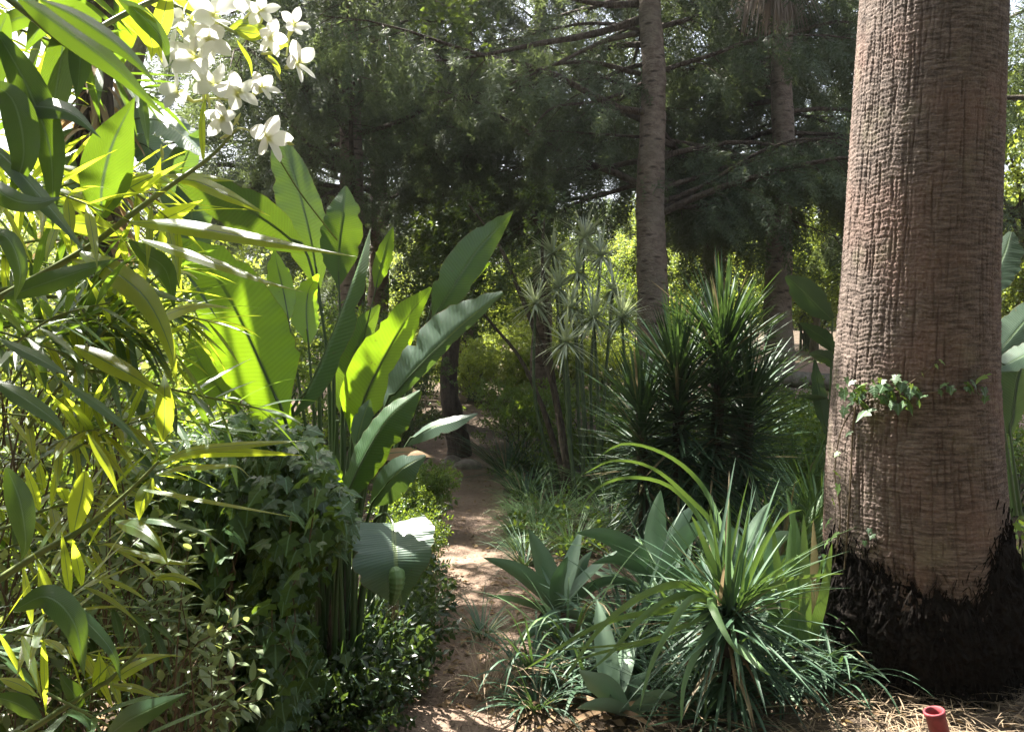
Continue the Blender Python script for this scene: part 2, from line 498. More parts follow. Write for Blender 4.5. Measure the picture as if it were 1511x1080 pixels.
M['blade'] = leafmat("blade_leaf", (0.085, 0.16, 0.060), (0.15, 0.25, 0.085), (0.24, 0.38, 0.05), 0.14, 0.45, 0.45, 'parallel', None, 7, 0.2, c3=(0.26, 0.2, 0.1))
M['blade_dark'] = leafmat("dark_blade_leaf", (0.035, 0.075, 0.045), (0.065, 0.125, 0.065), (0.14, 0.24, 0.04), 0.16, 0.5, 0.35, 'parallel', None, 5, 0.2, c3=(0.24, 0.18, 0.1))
M['rosette'] = leafmat("pale_rosette_leaf", (0.30, 0.35, 0.25), (0.46, 0.50, 0.38), (0.4, 0.46, 0.2), 0.3, 0.35, 0.6)
M['cypress'] = leafmat("cypress_foliage", (0.030, 0.050, 0.034), (0.080, 0.110, 0.062), (0.20, 0.26, 0.08), 0.28, 0.6, 0.3, c3=(0.16, 0.11, 0.07))
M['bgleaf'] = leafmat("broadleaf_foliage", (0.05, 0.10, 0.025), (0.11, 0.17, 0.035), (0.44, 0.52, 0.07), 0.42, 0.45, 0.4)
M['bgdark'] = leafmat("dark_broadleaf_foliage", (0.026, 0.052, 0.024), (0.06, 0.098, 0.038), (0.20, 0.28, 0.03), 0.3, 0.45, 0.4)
M['shrub'] = leafmat("shrub_leaf", (0.035, 0.075, 0.025), (0.085, 0.15, 0.04), (0.34, 0.46, 0.04), 0.36, 0.38, 0.5)
M['variegated'] = leafmat("pale_glossy_leaf", (0.10, 0.15, 0.07), (0.22, 0.27, 0.15), (0.45, 0.52, 0.12), 0.32, 0.35, 0.6)
M['cover'] = leafmat("ground_cover_leaf", (0.018, 0.036, 0.016), (0.05, 0.085, 0.03), (0.14, 0.22, 0.03), 0.25, 0.32, 0.6)
M['bark_pine'] = barkmat("conifer_bark", (0.10, 0.075, 0.06), (0.20, 0.16, 0.135), (0.15, 0.13, 0.105), (3, 3, 5), 3.0, 0.5, 0.02, 0.8)
M['bark_dark'] = barkmat("dark_bark", (0.035, 0.026, 0.02), (0.085, 0.065, 0.05), (0.07, 0.06, 0.04), (5, 5, 1.2), 4.0, 0.7, 0.02)
M['bark_grey'] = barkmat("grey_bark", (0.09, 0.075, 0.06), (0.19, 0.165, 0.14), (0.12, 0.12, 0.09), (5, 5, 1.5), 4.0, 0.5, 0.015)
M['stalk'] = plainmat("green_stalk", (0.035, 0.055, 0.025), (0.075, 0.10, 0.045), 12, 0.6, 0.2)
M['soil'] = soilmat("forest_soil", (0.06, 0.045, 0.03), (0.11, 0.082, 0.06), (0.04, 0.03, 0.02))
M['path'] = soilmat("earth_path", (0.15, 0.105, 0.076), (0.215, 0.155, 0.117), (0.075, 0.052, 0.037), 2.5)
M['bank'] = soilmat("bank_soil", (0.36, 0.24, 0.20), (0.46, 0.33, 0.28), (0.22, 0.14, 0.11), 2.0)
M['stone'] = plainmat("stone", (0.16, 0.13, 0.11), (0.30, 0.26, 0.22), 9, 0.9, 0.6, 0.2, 0.02)
M['roots'] = plainmat("root_fibre", (0.005, 0.004, 0.0035), (0.014, 0.011, 0.009), 25, 0.95, 0.9, 0.1, 0.02)
M['redplastic'] = plainmat("red_plastic", (0.13, 0.014, 0.020), (0.25, 0.040, 0.048), 22, 0.6, 0.15, 0.4)
# ------------------------------------------------------------------ light
SUN_AZ, SUN_EL = R(-45), R(57)      # azimuth from +Y towards +X
sdir = np.array([math.sin(SUN_AZ) * math.cos(SUN_EL), math.cos(SUN_AZ) * math.cos(SUN_EL), math.sin(SUN_EL)])
w = bpy.data.worlds.new("World"); scene.world = w; w.use_nodes = True
wn = w.node_tree; bg = wn.nodes["Background"]
sky = wn.nodes.new("ShaderNodeTexSky"); sky.sky_type = 'NISHITA'; sky.sun_disc = False
sky.sun_elevation = SUN_EL; sky.sun_rotation = SUN_AZ
sky.air_density = 1.2; sky.dust_density = 4.0; sky.altitude = 50
hs = wn.nodes.new("ShaderNodeHueSaturation"); hs.inputs["Saturation"].default_value = 0.55   # hazy, whitish summer sky
wn.links.new(sky.outputs[0], hs.inputs["Color"]); wn.links.new(hs.outputs[0], bg.inputs[0]); bg.inputs[1].default_value = 0.062
ld = bpy.data.lights.new("sun", 'SUN'); ld.energy = 5.0; ld.angle = R(0.5); ld.color = (1.0, 0.95, 0.86)
sun = bpy.data.objects.new("sun", ld); COL.objects.link(sun)
sun.rotation_euler = Vector(tuple(sdir)).to_track_quat('Z', 'Y').to_euler()
scene.view_settings.view_transform = 'Standard'
scene.view_settings.look = 'None'
scene.view_settings.exposure = 2.8
scene.view_settings.gamma = 1.0
cy = scene.cycles
cy.max_bounces = 7; cy.diffuse_bounces = 4; cy.glossy_bounces = 2; cy.transmission_bounces = 3; cy.transparent_max_bounces = 4
cy.caustics_reflective = False; cy.caustics_refractive = False
cy.sample_clamp_indirect = 6.0
cy.use_denoising = True
try:
    cy.denoiser = 'OPENIMAGEDENOISE'
except Exception:
    pass

# ------------------------------------------------------------------ ground, path, bank
xs = np.unique(np.concatenate([np.linspace(-400, -8, 20), np.linspace(-8, 8, 129), np.linspace(8, 400, 20)]))
ys = np.unique(np.concatenate([np.linspace(-60, 0, 10), np.linspace(0, 15, 121), np.linspace(15, 500, 30)]))
X, Y = np.meshgrid(xs, ys)
mb = MB(); Z = gz(X, Y)
mb.add(np.stack([X, Y, Z], -1).reshape(-1, 3), None, grid_quads(len(ys), len(xs)))
o = mb.build("ground", M['soil']); o["kind"] = "structure"

mb = MB()
yy = np.linspace(2.2, 12.5, 160)
cx = path_x(yy)
hw = 0.40 + 0.05 * np.sin(yy * 2.3) + 0.03 * np.sin(yy * 6.1)
hw = np.where(yy < 5.0, hw * 0.92, hw)
us = np.linspace(-1, 1, 13)
X = cx[:, None] + us[None] * (hw[:, None] + 0.03 * np.sin(yy[:, None] * 11 + us[None] * 2))
Yg = np.repeat(yy[:, None], 13, 1)
Zg = gz(X, Yg) + 0.016 + 0.012 * np.sin(X * 9) * np.sin(Yg * 7) * (1 - us[None] ** 2)
mb.add(np.stack([X, Yg, Zg], -1).reshape(-1, 3), None, grid_quads(len(yy), 13))
o = mb.build("path", M['path']); o["kind"] = "structure"

# sunlit earth bank behind the palm, on the right
mb = MB()
bx = np.linspace(2.2, 12, 60); by = np.linspace(0, 1, 14)
X, Tt = np.meshgrid(bx, by)
Yb = 8.6 + Tt * 3.6 + 0.2 * np.sin(X * 1.3)
Zb = gz(X, Yb) + 0.02 + 0.55 * sstep(0.05, 0.4, Tt) * (1 - 0.9 * sstep(0.75, 1.0, Tt)) * sstep(2.2, 3.2, X) + 0.05 * np.sin(X * 5.1 + Tt * 7) * Tt
mb.add(np.stack([X, Yb, Zb], -1).reshape(-1, 3), None, grid_quads(14, 60))
o = mb.build("earth_bank", M['bank']); o["kind"] = "structure"


def stone(mb, c, s, seed=0):
    g = np.random.default_rng(seed)
    n, m = 12, 16
    th = np.linspace(0.001, np.pi - 0.001, n); ph = np.linspace(0, 2 * np.pi, m + 1)
    T_, F_ = np.meshgrid(th, ph, indexing='ij')
    d = np.stack([np.sin(T_) * np.cos(F_), np.sin(T_) * np.sin(F_), np.cos(T_)], -1)
    k = g.normal(size=(5, 3)) * 1.6; p = g.uniform(0, 6, 5)
    r = 1 + sum(0.10 * np.sin(d @ k[i] + p[i]) for i in range(5))
    r = np.round(r * 7) / 7 * 0.5 + r * 0.5
    mb.add((d * r[..., None] * np.array(s) + np.array(c)).reshape(-1, 3), None, grid_quads(n, m + 1))


for (px, py, s, lab) in ((690, 693, (0.16, 0.12, 0.09), "rounded grey stone at the far end of the path"),
                         (664, 686, (0.12, 0.10, 0.08), "dark stone left of the rounded one at the foot of the dark trunk"),
                         (655, 752, (0.09, 0.08, 0.05), "small stone lying on the left edge of the path")):
    g_ = G(px, py); mb = MB(); stone(mb, g_ + [0, 0, s[2] * 0.35], s, int(px))
    tag(mb.build("stone", M['stone'], org=g_), lab, "stone")
# flat stone step at the very front of the path
g_ = G(600, 1072); mb = MB(); stone(mb, g_ + [0, -0.05, 0.01], (0.36, 0.17, 0.06), 5)
tag(mb.build("stone_step", M['path'], org=g_), "flat earth covered step at the near end of the path, bottom edge of the photo", "step")
# log edging behind the palm
a_ = P(1120, 556, 8.6); b_ = P(1530, 596, 8.2)
mb = MB(); tube(mb, [a_, (a_ + b_) / 2 + [0, 0, 0.02], b_], [0.09, 0.10, 0.09], 10, 24, wob=0.03)
tag(mb.build("edging_log", M['bark_grey'], org=a_), "long weathered log holding back the pink earth behind the palm", "log")

# ------------------------------------------------------------------ big palm trunk
PD = 3.64
tab = np.array([[0, 1255, 1470], [200, 1243, 1466], [400, 1232, 1463], [560, 1222, 1468], [700, 1214, 1482], [800, 1213, 1494], [900, 1222, 1505], [960, 1240, 1505], [1000, 1262, 1500]], float)
zz = np.array([P(755, y, PD)[2] for y in tab[:, 0]]); zz = zz[::-1]
t_l = np.arctan((tab[::-1, 1] - PW / 2) / FPX); t_r = np.arctan((tab[::-1, 2] - PW / 2) / FPX)
cx_ = PD * np.tan((t_l + t_r) / 2); rad_ = PD / np.cos((t_l + t_r) / 2) * np.sin((t_r - t_l) / 2)
PALM = np.array([cx_[0], P(755, 1000, PD)[1], 0.0])


def palm_axis(z):
    return np.interp(z, zz, cx_), np.interp(z, zz, rad_)


def palm_surf(px, py, lift=0.01):
    """point on the trunk's front under a photo pixel"""
    r = RGT * ((px - PW / 2) / FPX) + UPV * ((PH / 2 - py) / FPX) + FWD
    for t in np.arange(2.9, 3.9, 0.002):
        p = CAM + r * t
        c, q = palm_axis(p[2])
        if (p[0] - c) ** 2 + (p[1] - PALM[1]) ** 2 < (q + lift) ** 2:
            n = norm(np.array([p[0] - c, p[1] - PALM[1], 0]))
            return p, n
    p = CAM + r * 3.62
    return p, np.array([np.sign(px - 1350), -0.3, 0.0])


palm = thing("palm_tree", "massive reddish brown palm trunk with cracked bark filling the right side", "palm", PALM)
rows = np.concatenate([np.arange(0.0, 3.3, 0.0062), np.linspace(3.35, 7.5, 30)])
nc = 560
th = np.linspace(0, 2 * np.pi, nc + 1)[:-1]
nr = len(rows)
D_ = np.zeros((nr, nc)); g = np.random.default_rng(4)
nfine = int(np.sum(rows < 3.3))
for q_ in range(5200):            # vertical fissures, each its own wandering split
    r0 = g.integers(0, nfine); big = q_ < 1500
    ln = int(g.gamma(2.6, 9)) + 9 if big else int(g.gamma(2, 3)) + 3
    c0 = g.uniform(0, nc); dep = g.uniform(0.003, 0.009) * min(1, ln / 16) if big else g.uniform(0.0012, 0.0035)
    wd = g.uniform(0.75, 1.35) if big else g.uniform(0.5, 0.9)
    for i in range(ln):
        if r0 + i >= nfine: break
        c0 += g.normal(0, 0.22)
        e = math.sin(math.pi * (i + 0.5) / ln) ** 0.5
        j = np.arange(int(c0) - 3, int(c0) + 5)
        D_[r0 + i, j % nc] = np.maximum(D_[r0 + i, j % nc], dep * e * np.exp(-((j - c0) / wd) ** 2))
ph_ = np.stack([np.sin(th * 3 + 1.0), np.sin(th * 7 + 2.0), np.sin(th * 13), np.sin(th * 29 + .5)], 0)
warp = 0.010 * ph_[0] + 0.006 * ph_[1] + 0.004 * ph_[2] + 0.003 * ph_[3]
zc = rows[:, None] + warp[None]
ring = 0.0007 * np.sin(zc * 2 * np.pi / 0.031 + 2.5 * np.sin(zc * 5)) + 0.0016 * np.sin(zc * 2 * np.pi / 0.0175 + 3 * np.sin(zc * 7 + ph_[0]))
ring = ring * (0.5 + 0.8 * g.random((nr, nc)).repeat(1, 0))
ring[nfine:] = 0; 
coarse = g.normal(0, 0.0012, (nr, nc)); coarse[nfine:] = 0
c_, r_ = palm_axis(rows)
RR = r_[:, None] + ring + coarse - D_ + 0.006 * ph_[0][None] + 0.004 * np.sin(th * 5 + rows[:, None] * 2.0)
V = np.stack([c_[:, None] + RR * np.cos(th), PALM[1] + RR * np.sin(th), np.repeat(rows[:, None], nc, 1)], -1)
V = np.concatenate([V, V[:, :1]], 1)
A = np.zeros((nr, nc + 1, 3)); A[..., 0] = np.linspace(0, 1, nc + 1)[None]; A[..., 1] = rows[:, None]
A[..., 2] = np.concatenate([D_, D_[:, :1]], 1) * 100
mb = MB(); mb.add(V.reshape(-1, 3), A.reshape(-1, 3), grid_quads(nr, nc + 1))
m, nt, out = newmat("palm_bark"); L = nt.links.new
at = nd(nt, "ShaderNodeAttribute", attribute_name="leaf"); sp = nt.nodes.new("ShaderNodeSeparateXYZ"); L(at.outputs["Vector"], sp.inputs[0])
cmb = nt.nodes.new("ShaderNodeCombineXYZ"); L(mth(nt, 'MULTIPLY', sp.outputs[0], 2.4), cmb.inputs[0]); L(sp.outputs[1], cmb.inputs[1])
mp = nd(nt, "ShaderNodeMapping"); mp.inputs["Scale"].default_value = (9, 62, 1); L(cmb.outputs[0], mp.inputs[0])
n1 = nd(nt, "ShaderNodeTexNoise", Scale=1.0, Detail=7.0, Roughness=0.7); L(mp.outputs[0], n1.inputs["Vector"])
n2 = nd(nt, "ShaderNodeTexNoise", Scale=2.2, Detail=5.0); L(cmb.outputs[0], n2.inputs["Vector"])
n3 = nd(nt, "ShaderNodeTexNoise", Scale=90.0, Detail=4.0); L(cmb.outputs[0], n3.inputs["Vector"])
n4 = nd(nt, "ShaderNodeTexNoise", Scale=5.0, Detail=4.0); L(cmb.outputs[0], n4.inputs["Vector"])
col = mixc(nt, rampf(nt, n1.outputs[0], 0.36, 0.66), (0.052, 0.037, 0.030), (0.178, 0.136, 0.116))
col = mixc(nt, mth(nt, 'MULTIPLY', rampf(nt, n2.outputs[0], 0.45, 0.72), 0.7), col, (0.165, 0.10, 0.08))
col = mixc(nt, mth(nt, 'MULTIPLY', rampf(nt, n3.outputs[0], 0.5, 0.8), 0.4), col, (0.29, 0.235, 0.20))
col = mixc(nt, mth(nt, 'MULTIPLY', rampf(nt, n4.outputs[0], 0.55, 0.75), 0.35), col, (0.19, 0.17, 0.11))
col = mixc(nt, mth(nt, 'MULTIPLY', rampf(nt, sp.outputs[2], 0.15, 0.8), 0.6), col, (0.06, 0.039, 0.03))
pb = nd(nt, "ShaderNodeBsdfPrincipled", Roughness=0.85); pb.inputs["Specular IOR Level"].default_value = 0.25
L(col, pb.inputs["Base Color"])
bm = nd(nt, "ShaderNodeBump", Strength=0.8, Distance=0.006); L(mth(nt, 'ADD', n1.outputs[0], mth(nt, 'MULTIPLY', n3.outputs[0], 0.4)), bm.inputs["Height"]); L(bm.outputs[0], pb.inputs["Normal"])
L(pb.outputs[0], out.inputs[0])
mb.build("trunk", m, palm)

# dark mass of rootlets round the foot, with a ragged upper rim
edge_px = np.array([[1205, 842], [1240, 842], [1270, 858], [1300, 872], [1340, 880], [1372, 884], [1392, 872], [1404, 838], [1420, 815], [1437, 800], [1455, 796], [1468, 800], [1476, 822], [1482, 845], [1496, 868], [1515, 890]], float)
nth, nz_ = 360, 90
tt = np.linspace(0, 2 * np.pi, nth + 1)
pxa = 1358 + 146 * np.cos(tt)
ztop = np.array([P(755, np.interp(x, edge_px[:, 0], edge_px[:, 1]), PD - 0.35)[2] for x in pxa])
g = np.random.default_rng(9)
ztop = ztop + np.repeat(g.normal(0, 0.008, nth // 4 + 1), 4)[:nth + 1] + np.repeat(g.normal(0, 0.010, nth // 2 + 1), 2)[:nth + 1] + 0.02 * np.sin(tt * 31) * np.sin(tt * 7); ztop[-1] = ztop[0]
ss = np.linspace(0, 1, nz_)
Zr = ss[:, None] * ztop[None]
c_, r_ = palm_axis(Zr)
bulge = 0.004 + 0.05 * (1 - ss[:, None]) ** 0.5 * sstep(0, 0.5, 1 - ss[:, None])
lump = g.normal(0, 1, (nz_, nth + 1)); lump[:, -1] = lump[:, 0]
for _ in range(2): lump = (lump + np.roll(lump, 1, 0) + np.roll(lump, 1, 1) + np.roll(lump, -1, 0)) / 3.0
low = 0.4 * np.sin(tt * 9 + Zr * 12) + 0.4 * np.sin(tt * 17 - Zr * 9 + 1)
Rr = r_ + bulge + (0.016 * lump + 0.014 * low) * sstep(0, 0.25, 1 - ss[:, None]) + 0.002
shr = 1 - 0.10 * sstep(0.25, 0, Zr)
V = np.stack([c_ + Rr * shr * np.cos(tt), PALM[1] + Rr * shr * np.sin(tt), Zr], -1)
mb = MB(); mb.add(V.reshape(-1, 3), None, grid_quads(nz_, nth + 1))
k = 1100
a = g.uniform(np.pi, 2 * np.pi, k); zr = g.uniform(0.03, 1, k) * np.interp(a, tt, ztop)
cc, rq = palm_axis(zr)
B = np.stack([cc + (rq + 0.03) * np.cos(a), PALM[1] + (rq + 0.03) * np.sin(a), zr], 1)
Dr = norm(np.stack([np.cos(a), np.sin(a), np.zeros(k)], 1) * g.uniform(0.0, 0.35, (k, 1)) + np.array([0, 0, -1.0]) + g.normal(0, 0.25, (k, 3)))
leaves(mb, B, Dr, g.uniform(0.03, 0.09, k), g.uniform(0.002, 0.005, k), 0.4, 0.1, 'sword', 4, 1)
k = 1500      # matted fibres fraying out over the bark above the rim
a = g.uniform(np.pi, 2 * np.pi, k); zr = np.interp(a, tt, ztop) + g.exponential(0.035, k) - .02
cc, rq = palm_axis(zr)
B = np.stack([cc + (rq + .004) * np.cos(a), PALM[1] + (rq + .004) * np.sin(a), zr], 1)
tg = np.stack([-np.sin(a), np.cos(a), 0 * a], 1)
leaves(mb, B, norm(tg * g.normal(0, .5, (k, 1)) + np.array([0, 0, -1.0])), g.uniform(.02, .07, k), g.uniform(.0015, .005, k), 0, .1, 'sword', 3, 1)
mb.build("root_skirt", M['roots'], palm)

# ------------------------------------------------------------------ conifers
def spray_template():
    b = MB(); g = np.random.default_rng(2)
    Bs, Ds, Ls = [], [], []
    nside = 9
    for i in range(nside):
        t = (i + 0.6) / nside
        for s in (-1, 1):
            ang = s * R(g.uniform(32, 60)); ln = 0.42 * (1 - 0.6 * t) * g.uniform(0.7, 1.2)
            d = np.array([math.cos(ang), math.sin(ang), g.normal(0, 0.35)]); d /= np.linalg.norm(d)
            p0 = np.array([t, 0, -0.06 * t * t])
            for j in range(6):
                p = p0 + d * ln * (j + 0.3) / 6
                q = norm(d + g.normal(0, 0.55, 3))
                Bs.append(p); Ds.append(q); Ls.append(0.13 * g.uniform(0.7, 1.3))
    leaves(b, np.array(Bs), np.array(Ds), np.array(Ls), 0.026, 0.0, 0.0, 'sword', 1, 1, r=g.random(len(Bs)))
    # give each tip width (a one-segment sword is a sliver with a blunt base)
    return b.data()


SPRAY = spray_template()


def conifer(seed, H, rad, zlow, nbr, r0, gap=None, spray=1.0, dens=4.7):
    global rng
    rng = np.random.default_rng(seed)
    wood, br, fol = MB(), MB(), MB()
    nn = 26
    zt = np.linspace(-0.1, H, nn)
    wx = np.cumsum(rng.normal(0, 0.018, nn)); wy = np.cumsum(rng.normal(0, 0.018, nn)); wx -= wx[0]; wy -= wy[0]
    trad = r0 * (1 - zt / H * 0.85) * (1 + 0.35 * np.exp(-np.maximum(zt, 0) * 3))
    tube(wood, np.stack([wx, wy, zt], 1), trad, 18, 120, wob=0.035)
    pos, dr, sc = [], [], []
    for k in range(nbr):
        f = (k + rng.random()) / nbr
        z = zlow + (H - zlow) * f ** 1.25
        az = rng.uniform(0, 2 * np.pi)
        if gap and z < 7.0:
            while abs((az - gap[0] + np.pi) % (2 * np.pi) - np.pi) < gap[1]: az = rng.uniform(0, 2 * np.pi)
        Lb = (rad * (1 - ((z - zlow) / (H - zlow)) ** 1.4) + 0.5) * rng.uniform(0.6, 1.1)
        p = np.array([np.interp(z, zt, wx), np.interp(z, zt, wy), z])
        el = rng.uniform(-0.05, 0.35)
        pts = [p]; d = np.array([math.cos(az) * math.cos(el), math.sin(az) * math.cos(el), math.sin(el)])
        ns = 9
        for i in range(ns):
            d = norm(d + rng.normal(0, 0.12, 3) + np.array([0, 0, -0.045 * i * 0.4]))
            pts.append(pts[-1] + d * Lb / ns)
        pts = np.array(pts)
        tube(br, pts, np.linspace(0.011 + 0.008 * Lb, 0.005, ns + 1), 6)
        for t in np.arange(0.18, 1.0, 0.24 / max(Lb, 0.6)):
            i = int(t * ns); p2 = pts[i] + (pts[i + 1] - pts[i]) * (t * ns - i)
            bd = norm(pts[i + 1] - pts[i])
            for s in (-1, 1):
                sd = norm(np.cross(bd, [0, 0, 1]) * s + bd * rng.uniform(0.3, 1.0) + np.array([0, 0, rng.uniform(-0.75, 0.25)]))
                sl = rng.uniform(0.3, 0.85) * (1.1 - 0.4 * t)
                q = [p2]; dd = sd
                for j in range(4):
                    dd = norm(dd + np.array([0, 0, -0.16]) + rng.normal(0, 0.1, 3)); q.append(q[-1] + dd * sl / 4)
                q = np.array(q); tube(br, q, np.linspace(0.007, 0.002, 5), 3, cap=False)
                m_ = max(2, int(dens * sl * 1.6))
                for j in range(m_):
                    tq = (j + 1) / m_; ii = min(int(tq * 4), 3); pp = q[ii] + (q[ii + 1] - q[ii]) * (tq * 4 - ii)
                    pos.append(pp); dr.append(norm(dd + rng.normal(0, 0.5, 3) + np.array([0, 0, -0.65]))); sc.append(rng.uniform(0.24, 0.48) * spray)
    pos = np.array(pos); dr = np.array(dr); sc = np.array(sc)
    # clumps: neighbouring sprays share their tone
    tone = 0.5 + 0.28 * np.sin(pos[:, 0] * 2.1 + seed) * np.sin(pos[:, 2] * 2.7) + 0.25 * np.sin(pos[:, 1] * 3.3 + pos[:, 2] * 1.4) + rng.normal(0, 0.14, len(pos))
    scatter(fol, SPRAY, pos, rots(dr, rng.uniform(0, 6.28, len(pos))), sc, np.clip(tone, 0, 0.92))
    # a few browned sprays
    return wood, br, fol


def place_conifer(parts, loc, name, label, group):
    t = thing(name, label, "conifer", loc, group)
    for mb_, nm, mt in zip(parts, ("trunk", "branch", "crown"), (M['bark_pine'], M['bark_dark'], M['cypress'])):
        mb_.build(nm, mt, t, org=(0, 0, 0))
    return t


GC = "dark conifers behind the clearing"
A_loc = np.array([(962 - 755.5) / 1150 * 9.0, 9.0, float(gz(1.6, 9.0))])
wA = conifer(21, 10.5, 3.4, 2.9, 60, 0.215, gap=(-np.pi / 2, 1.15))
tA = place_conifer(wA, A_loc, "conifer", "conifer with a straight bare scarred trunk and bare limbs left of centre top", GC)
wB = conifer(33, 11.5, 3.0, 3.3, 60, 0.20, gap=(-np.pi / 2, 1.35))
tB = place_conifer(wB, [(1150 - 755.5) / 1150 * 10.0, 10.0, float(gz(3.4, 10.0))], "conifer", "slender conifer with a pale scarred trunk beside the big palm", GC)


def dconifer(src, px, d, rz, s, lab):
    x = (px - 755.5) / 1150 * d
    return dup(src, (x, d, float(gz(x, d))), rz, lab, s)


dconifer(tA, 522, 10.6, 2.2, 1.0, "conifer whose dark crown hangs above the banana like leaves")
dconifer(tA, 560, 13.0, 3.0, 0.95, "conifer between the left hanging crown and the leaning stems")
dconifer(tB, 800, 13.4, 2.4, 0.95, "conifer just left of the tallest bare trunk, behind its bare limbs")
dconifer(tB, 690, 15.5, 1.1, 1.15, "conifer in the middle of the dark crowns, behind the leaning stems")
dconifer(tB, 1050, 13.2, 3.6, 1.05, "conifer standing between and behind the two bare trunks")
dconifer(tA, 1385, 15.5, 0.7, 1.0, "conifer partly hidden behind the big palm trunk")
dconifer(tB, 1640, 10.5, 5.2, 1.25, "conifer whose twigs hang in at the upper right edge")

# bare limbs seen to the left of its trunk
lb_ = MB()
for pts, r_ in (([(950, 28, 9.0), (880, 50, 8.8), (790, 66, 8.6), (700, 84, 8.5), (620, 92, 8.4)], 0.05),
                ([(950, 48, 9.0), (890, 62, 8.7), (820, 95, 8.4), (745, 128, 8.2)], 0.035),
                ([(945, 110, 9.0), (870, 92, 8.9), (800, 100, 8.7), (735, 122, 8.6)], 0.03),
                ([(950, 5, 9.0), (900, 8, 8.8), (850, 0, 8.6), (800, -20, 8.5)], 0.05),
                ([(940, 130, 9.0), (880, 150, 8.8), (815, 160, 8.6), (780, 200, 8.5)], 0.022)):
    tube(lb_, np.array([P(*p) for p in pts]) - A_loc, np.linspace(r_, 0.008, len(pts)), 7, 20, wob=0.08)
lb_.build("bare_limbs", M['bark_dark'], tA, org=(0, 0, 0))

# dry fronds hanging at the top of the frame beside the palm
mb = MB(); g = rng
base = P(1140, -60, 9.3)
k = 420
a = g.uniform(0, 2 * np.pi, k)
B = base + np.stack([0.10 * np.cos(a), 0.10 * np.sin(a), g.uniform(-0.1, 0.25, k)], 1)
Dd = norm(np.stack([np.cos(a) * 0.55, np.sin(a) * 0.55, -np.ones(k) * 0.8], 1) + g.normal(0, 0.2, (k, 3)))
leaves(mb, B, Dd, g.uniform(0.5, 1.05, k), g.uniform(0.006, 0.014, k), 1.6, 0.3, 'sword', 7, 1)
tag(mb.build("dry_frond_skirt", M['dryfrond'], org=base), "bundle of dry drooping fronds hanging at the top of the slender pale trunk", "dry fronds")
rng = np.random.default_rng(101)
# ------------------------------------------------------------------ leaf templates
def tmpl_diamond(fold=0.10):
    V = np.array([[0, 0, 0], [0.45, 0.27, fold], [1, 0, -0.08], [0.45, -0.27, fold]], float)
    A = np.array([[.5, 0, .5], [1, .45, .5], [.5, 1, .5], [0, .45, .5]], float)
    return V, A, np.zeros((0, 4), int), np.array([[0, 2, 1], [0, 3, 2]])


def tmpl_ivy():
    h = [(0.02, 0.0, 0), (-0.16, 0.20, 0), (-0.08, 0.46, -.07), (0.20, 0.30, .02), (0.36, 0.56, -.08), (0.60, 0.24, .0), (1.02, 0.0, -.12)]
    pts = h + [(x, -y, z) for x, y, z in h[-2:0:-1]]
    V = np.array([(0.28, 0, 0.03)] + pts, float)
    A = np.stack([V[:, 1] * 0.85 + 0.5, np.clip(V[:, 0], 0, 1), np.full(len(V), .5)], 1)
    n = len(pts)
    T = np.array([[0, 1 + (i + 1) % n, 1 + i] for i in range(n)])
    return V, A, np.zeros((0, 4), int), T


def tmpl_sprig(nl=9, seed=1, lw=0.30, ll=0.42):
    """a leafy twig: leaves along a unit x axis"""
    g = np.random.default_rng(seed); b = MB(); d0 = tmpl_diamond()
    t = np.linspace(0.1, 1.0, nl)
    pos = np.stack([t, g.normal(0, .05, nl), g.normal(0, .05, nl)], 1)
    a = np.arange(nl) * 2.4
    D = norm(np.stack([0.5 + 0 * a, np.cos(a), 0.75 * np.sin(a)], 1))
    scatter(b, d0, pos, rots(D, g.uniform(-.6, .6, nl)), g.uniform(.75, 1.2, nl) * ll, g.random(nl))
    return b.data()


DIA, IVY = tmpl_diamond(), tmpl_ivy()
SPRIGS = [tmpl_sprig(9, s) for s in (1, 2, 3)]


def bush_parts(seed, h, w, n, ls, stems=8, flat=0.0, hollow=0.35, tw=0.012):
    """shrub in local coordinates: stems + leaf twigs massed in clumps with gaps"""
    g = np.random.default_rng(seed)
    st, fo = MB(), MB()
    ncl = max(6, int(stems * 2.2))
    cen = []
    for i in range(ncl):
        a = g.uniform(0, 6.283); q = w * math.sqrt(g.random()) * 0.9; z = h * (0.25 + 0.72 * g.random() ** 0.8)
        q *= 0.55 + 0.45 * math.sin(math.pi * min(1, z / h * 0.9))
        cen.append((q * math.cos(a), q * math.sin(a), z))
    cen = np.array(cen)
    for c in cen:
        m_ = c * np.array([.45, .45, .55]) + g.normal(0, .05 * w, 3)
        tube(st, [np.array([g.normal(0, .08 * w), g.normal(0, .08 * w), -0.05]), m_, c], [tw * h, tw * .7 * h, tw * .25 * h], 5, 6, cap=False)
    per = n // ncl
    for k, c in enumerate(cen):
        d = norm(g.normal(size=(per, 3))) * (g.random((per, 1)) ** 0.45)
        R0 = w * g.uniform(0.26, 0.46)
        pos = c + d * np.array([R0, R0, R0 * 0.75])
        D = norm(d + g.normal(0, .5, (per, 3)) + np.array([0, 0, .25 - flat]))
        scatter(fo, SPRIGS[k % 3], pos, rots(D, g.uniform(0, 6.28, per)), g.uniform(.7, 1.3, per) * ls * 2.4, np.clip(g.normal(.5, .22, per) + g.normal(0, .14), 0, 1))
    return st, fo


BUSH = {}


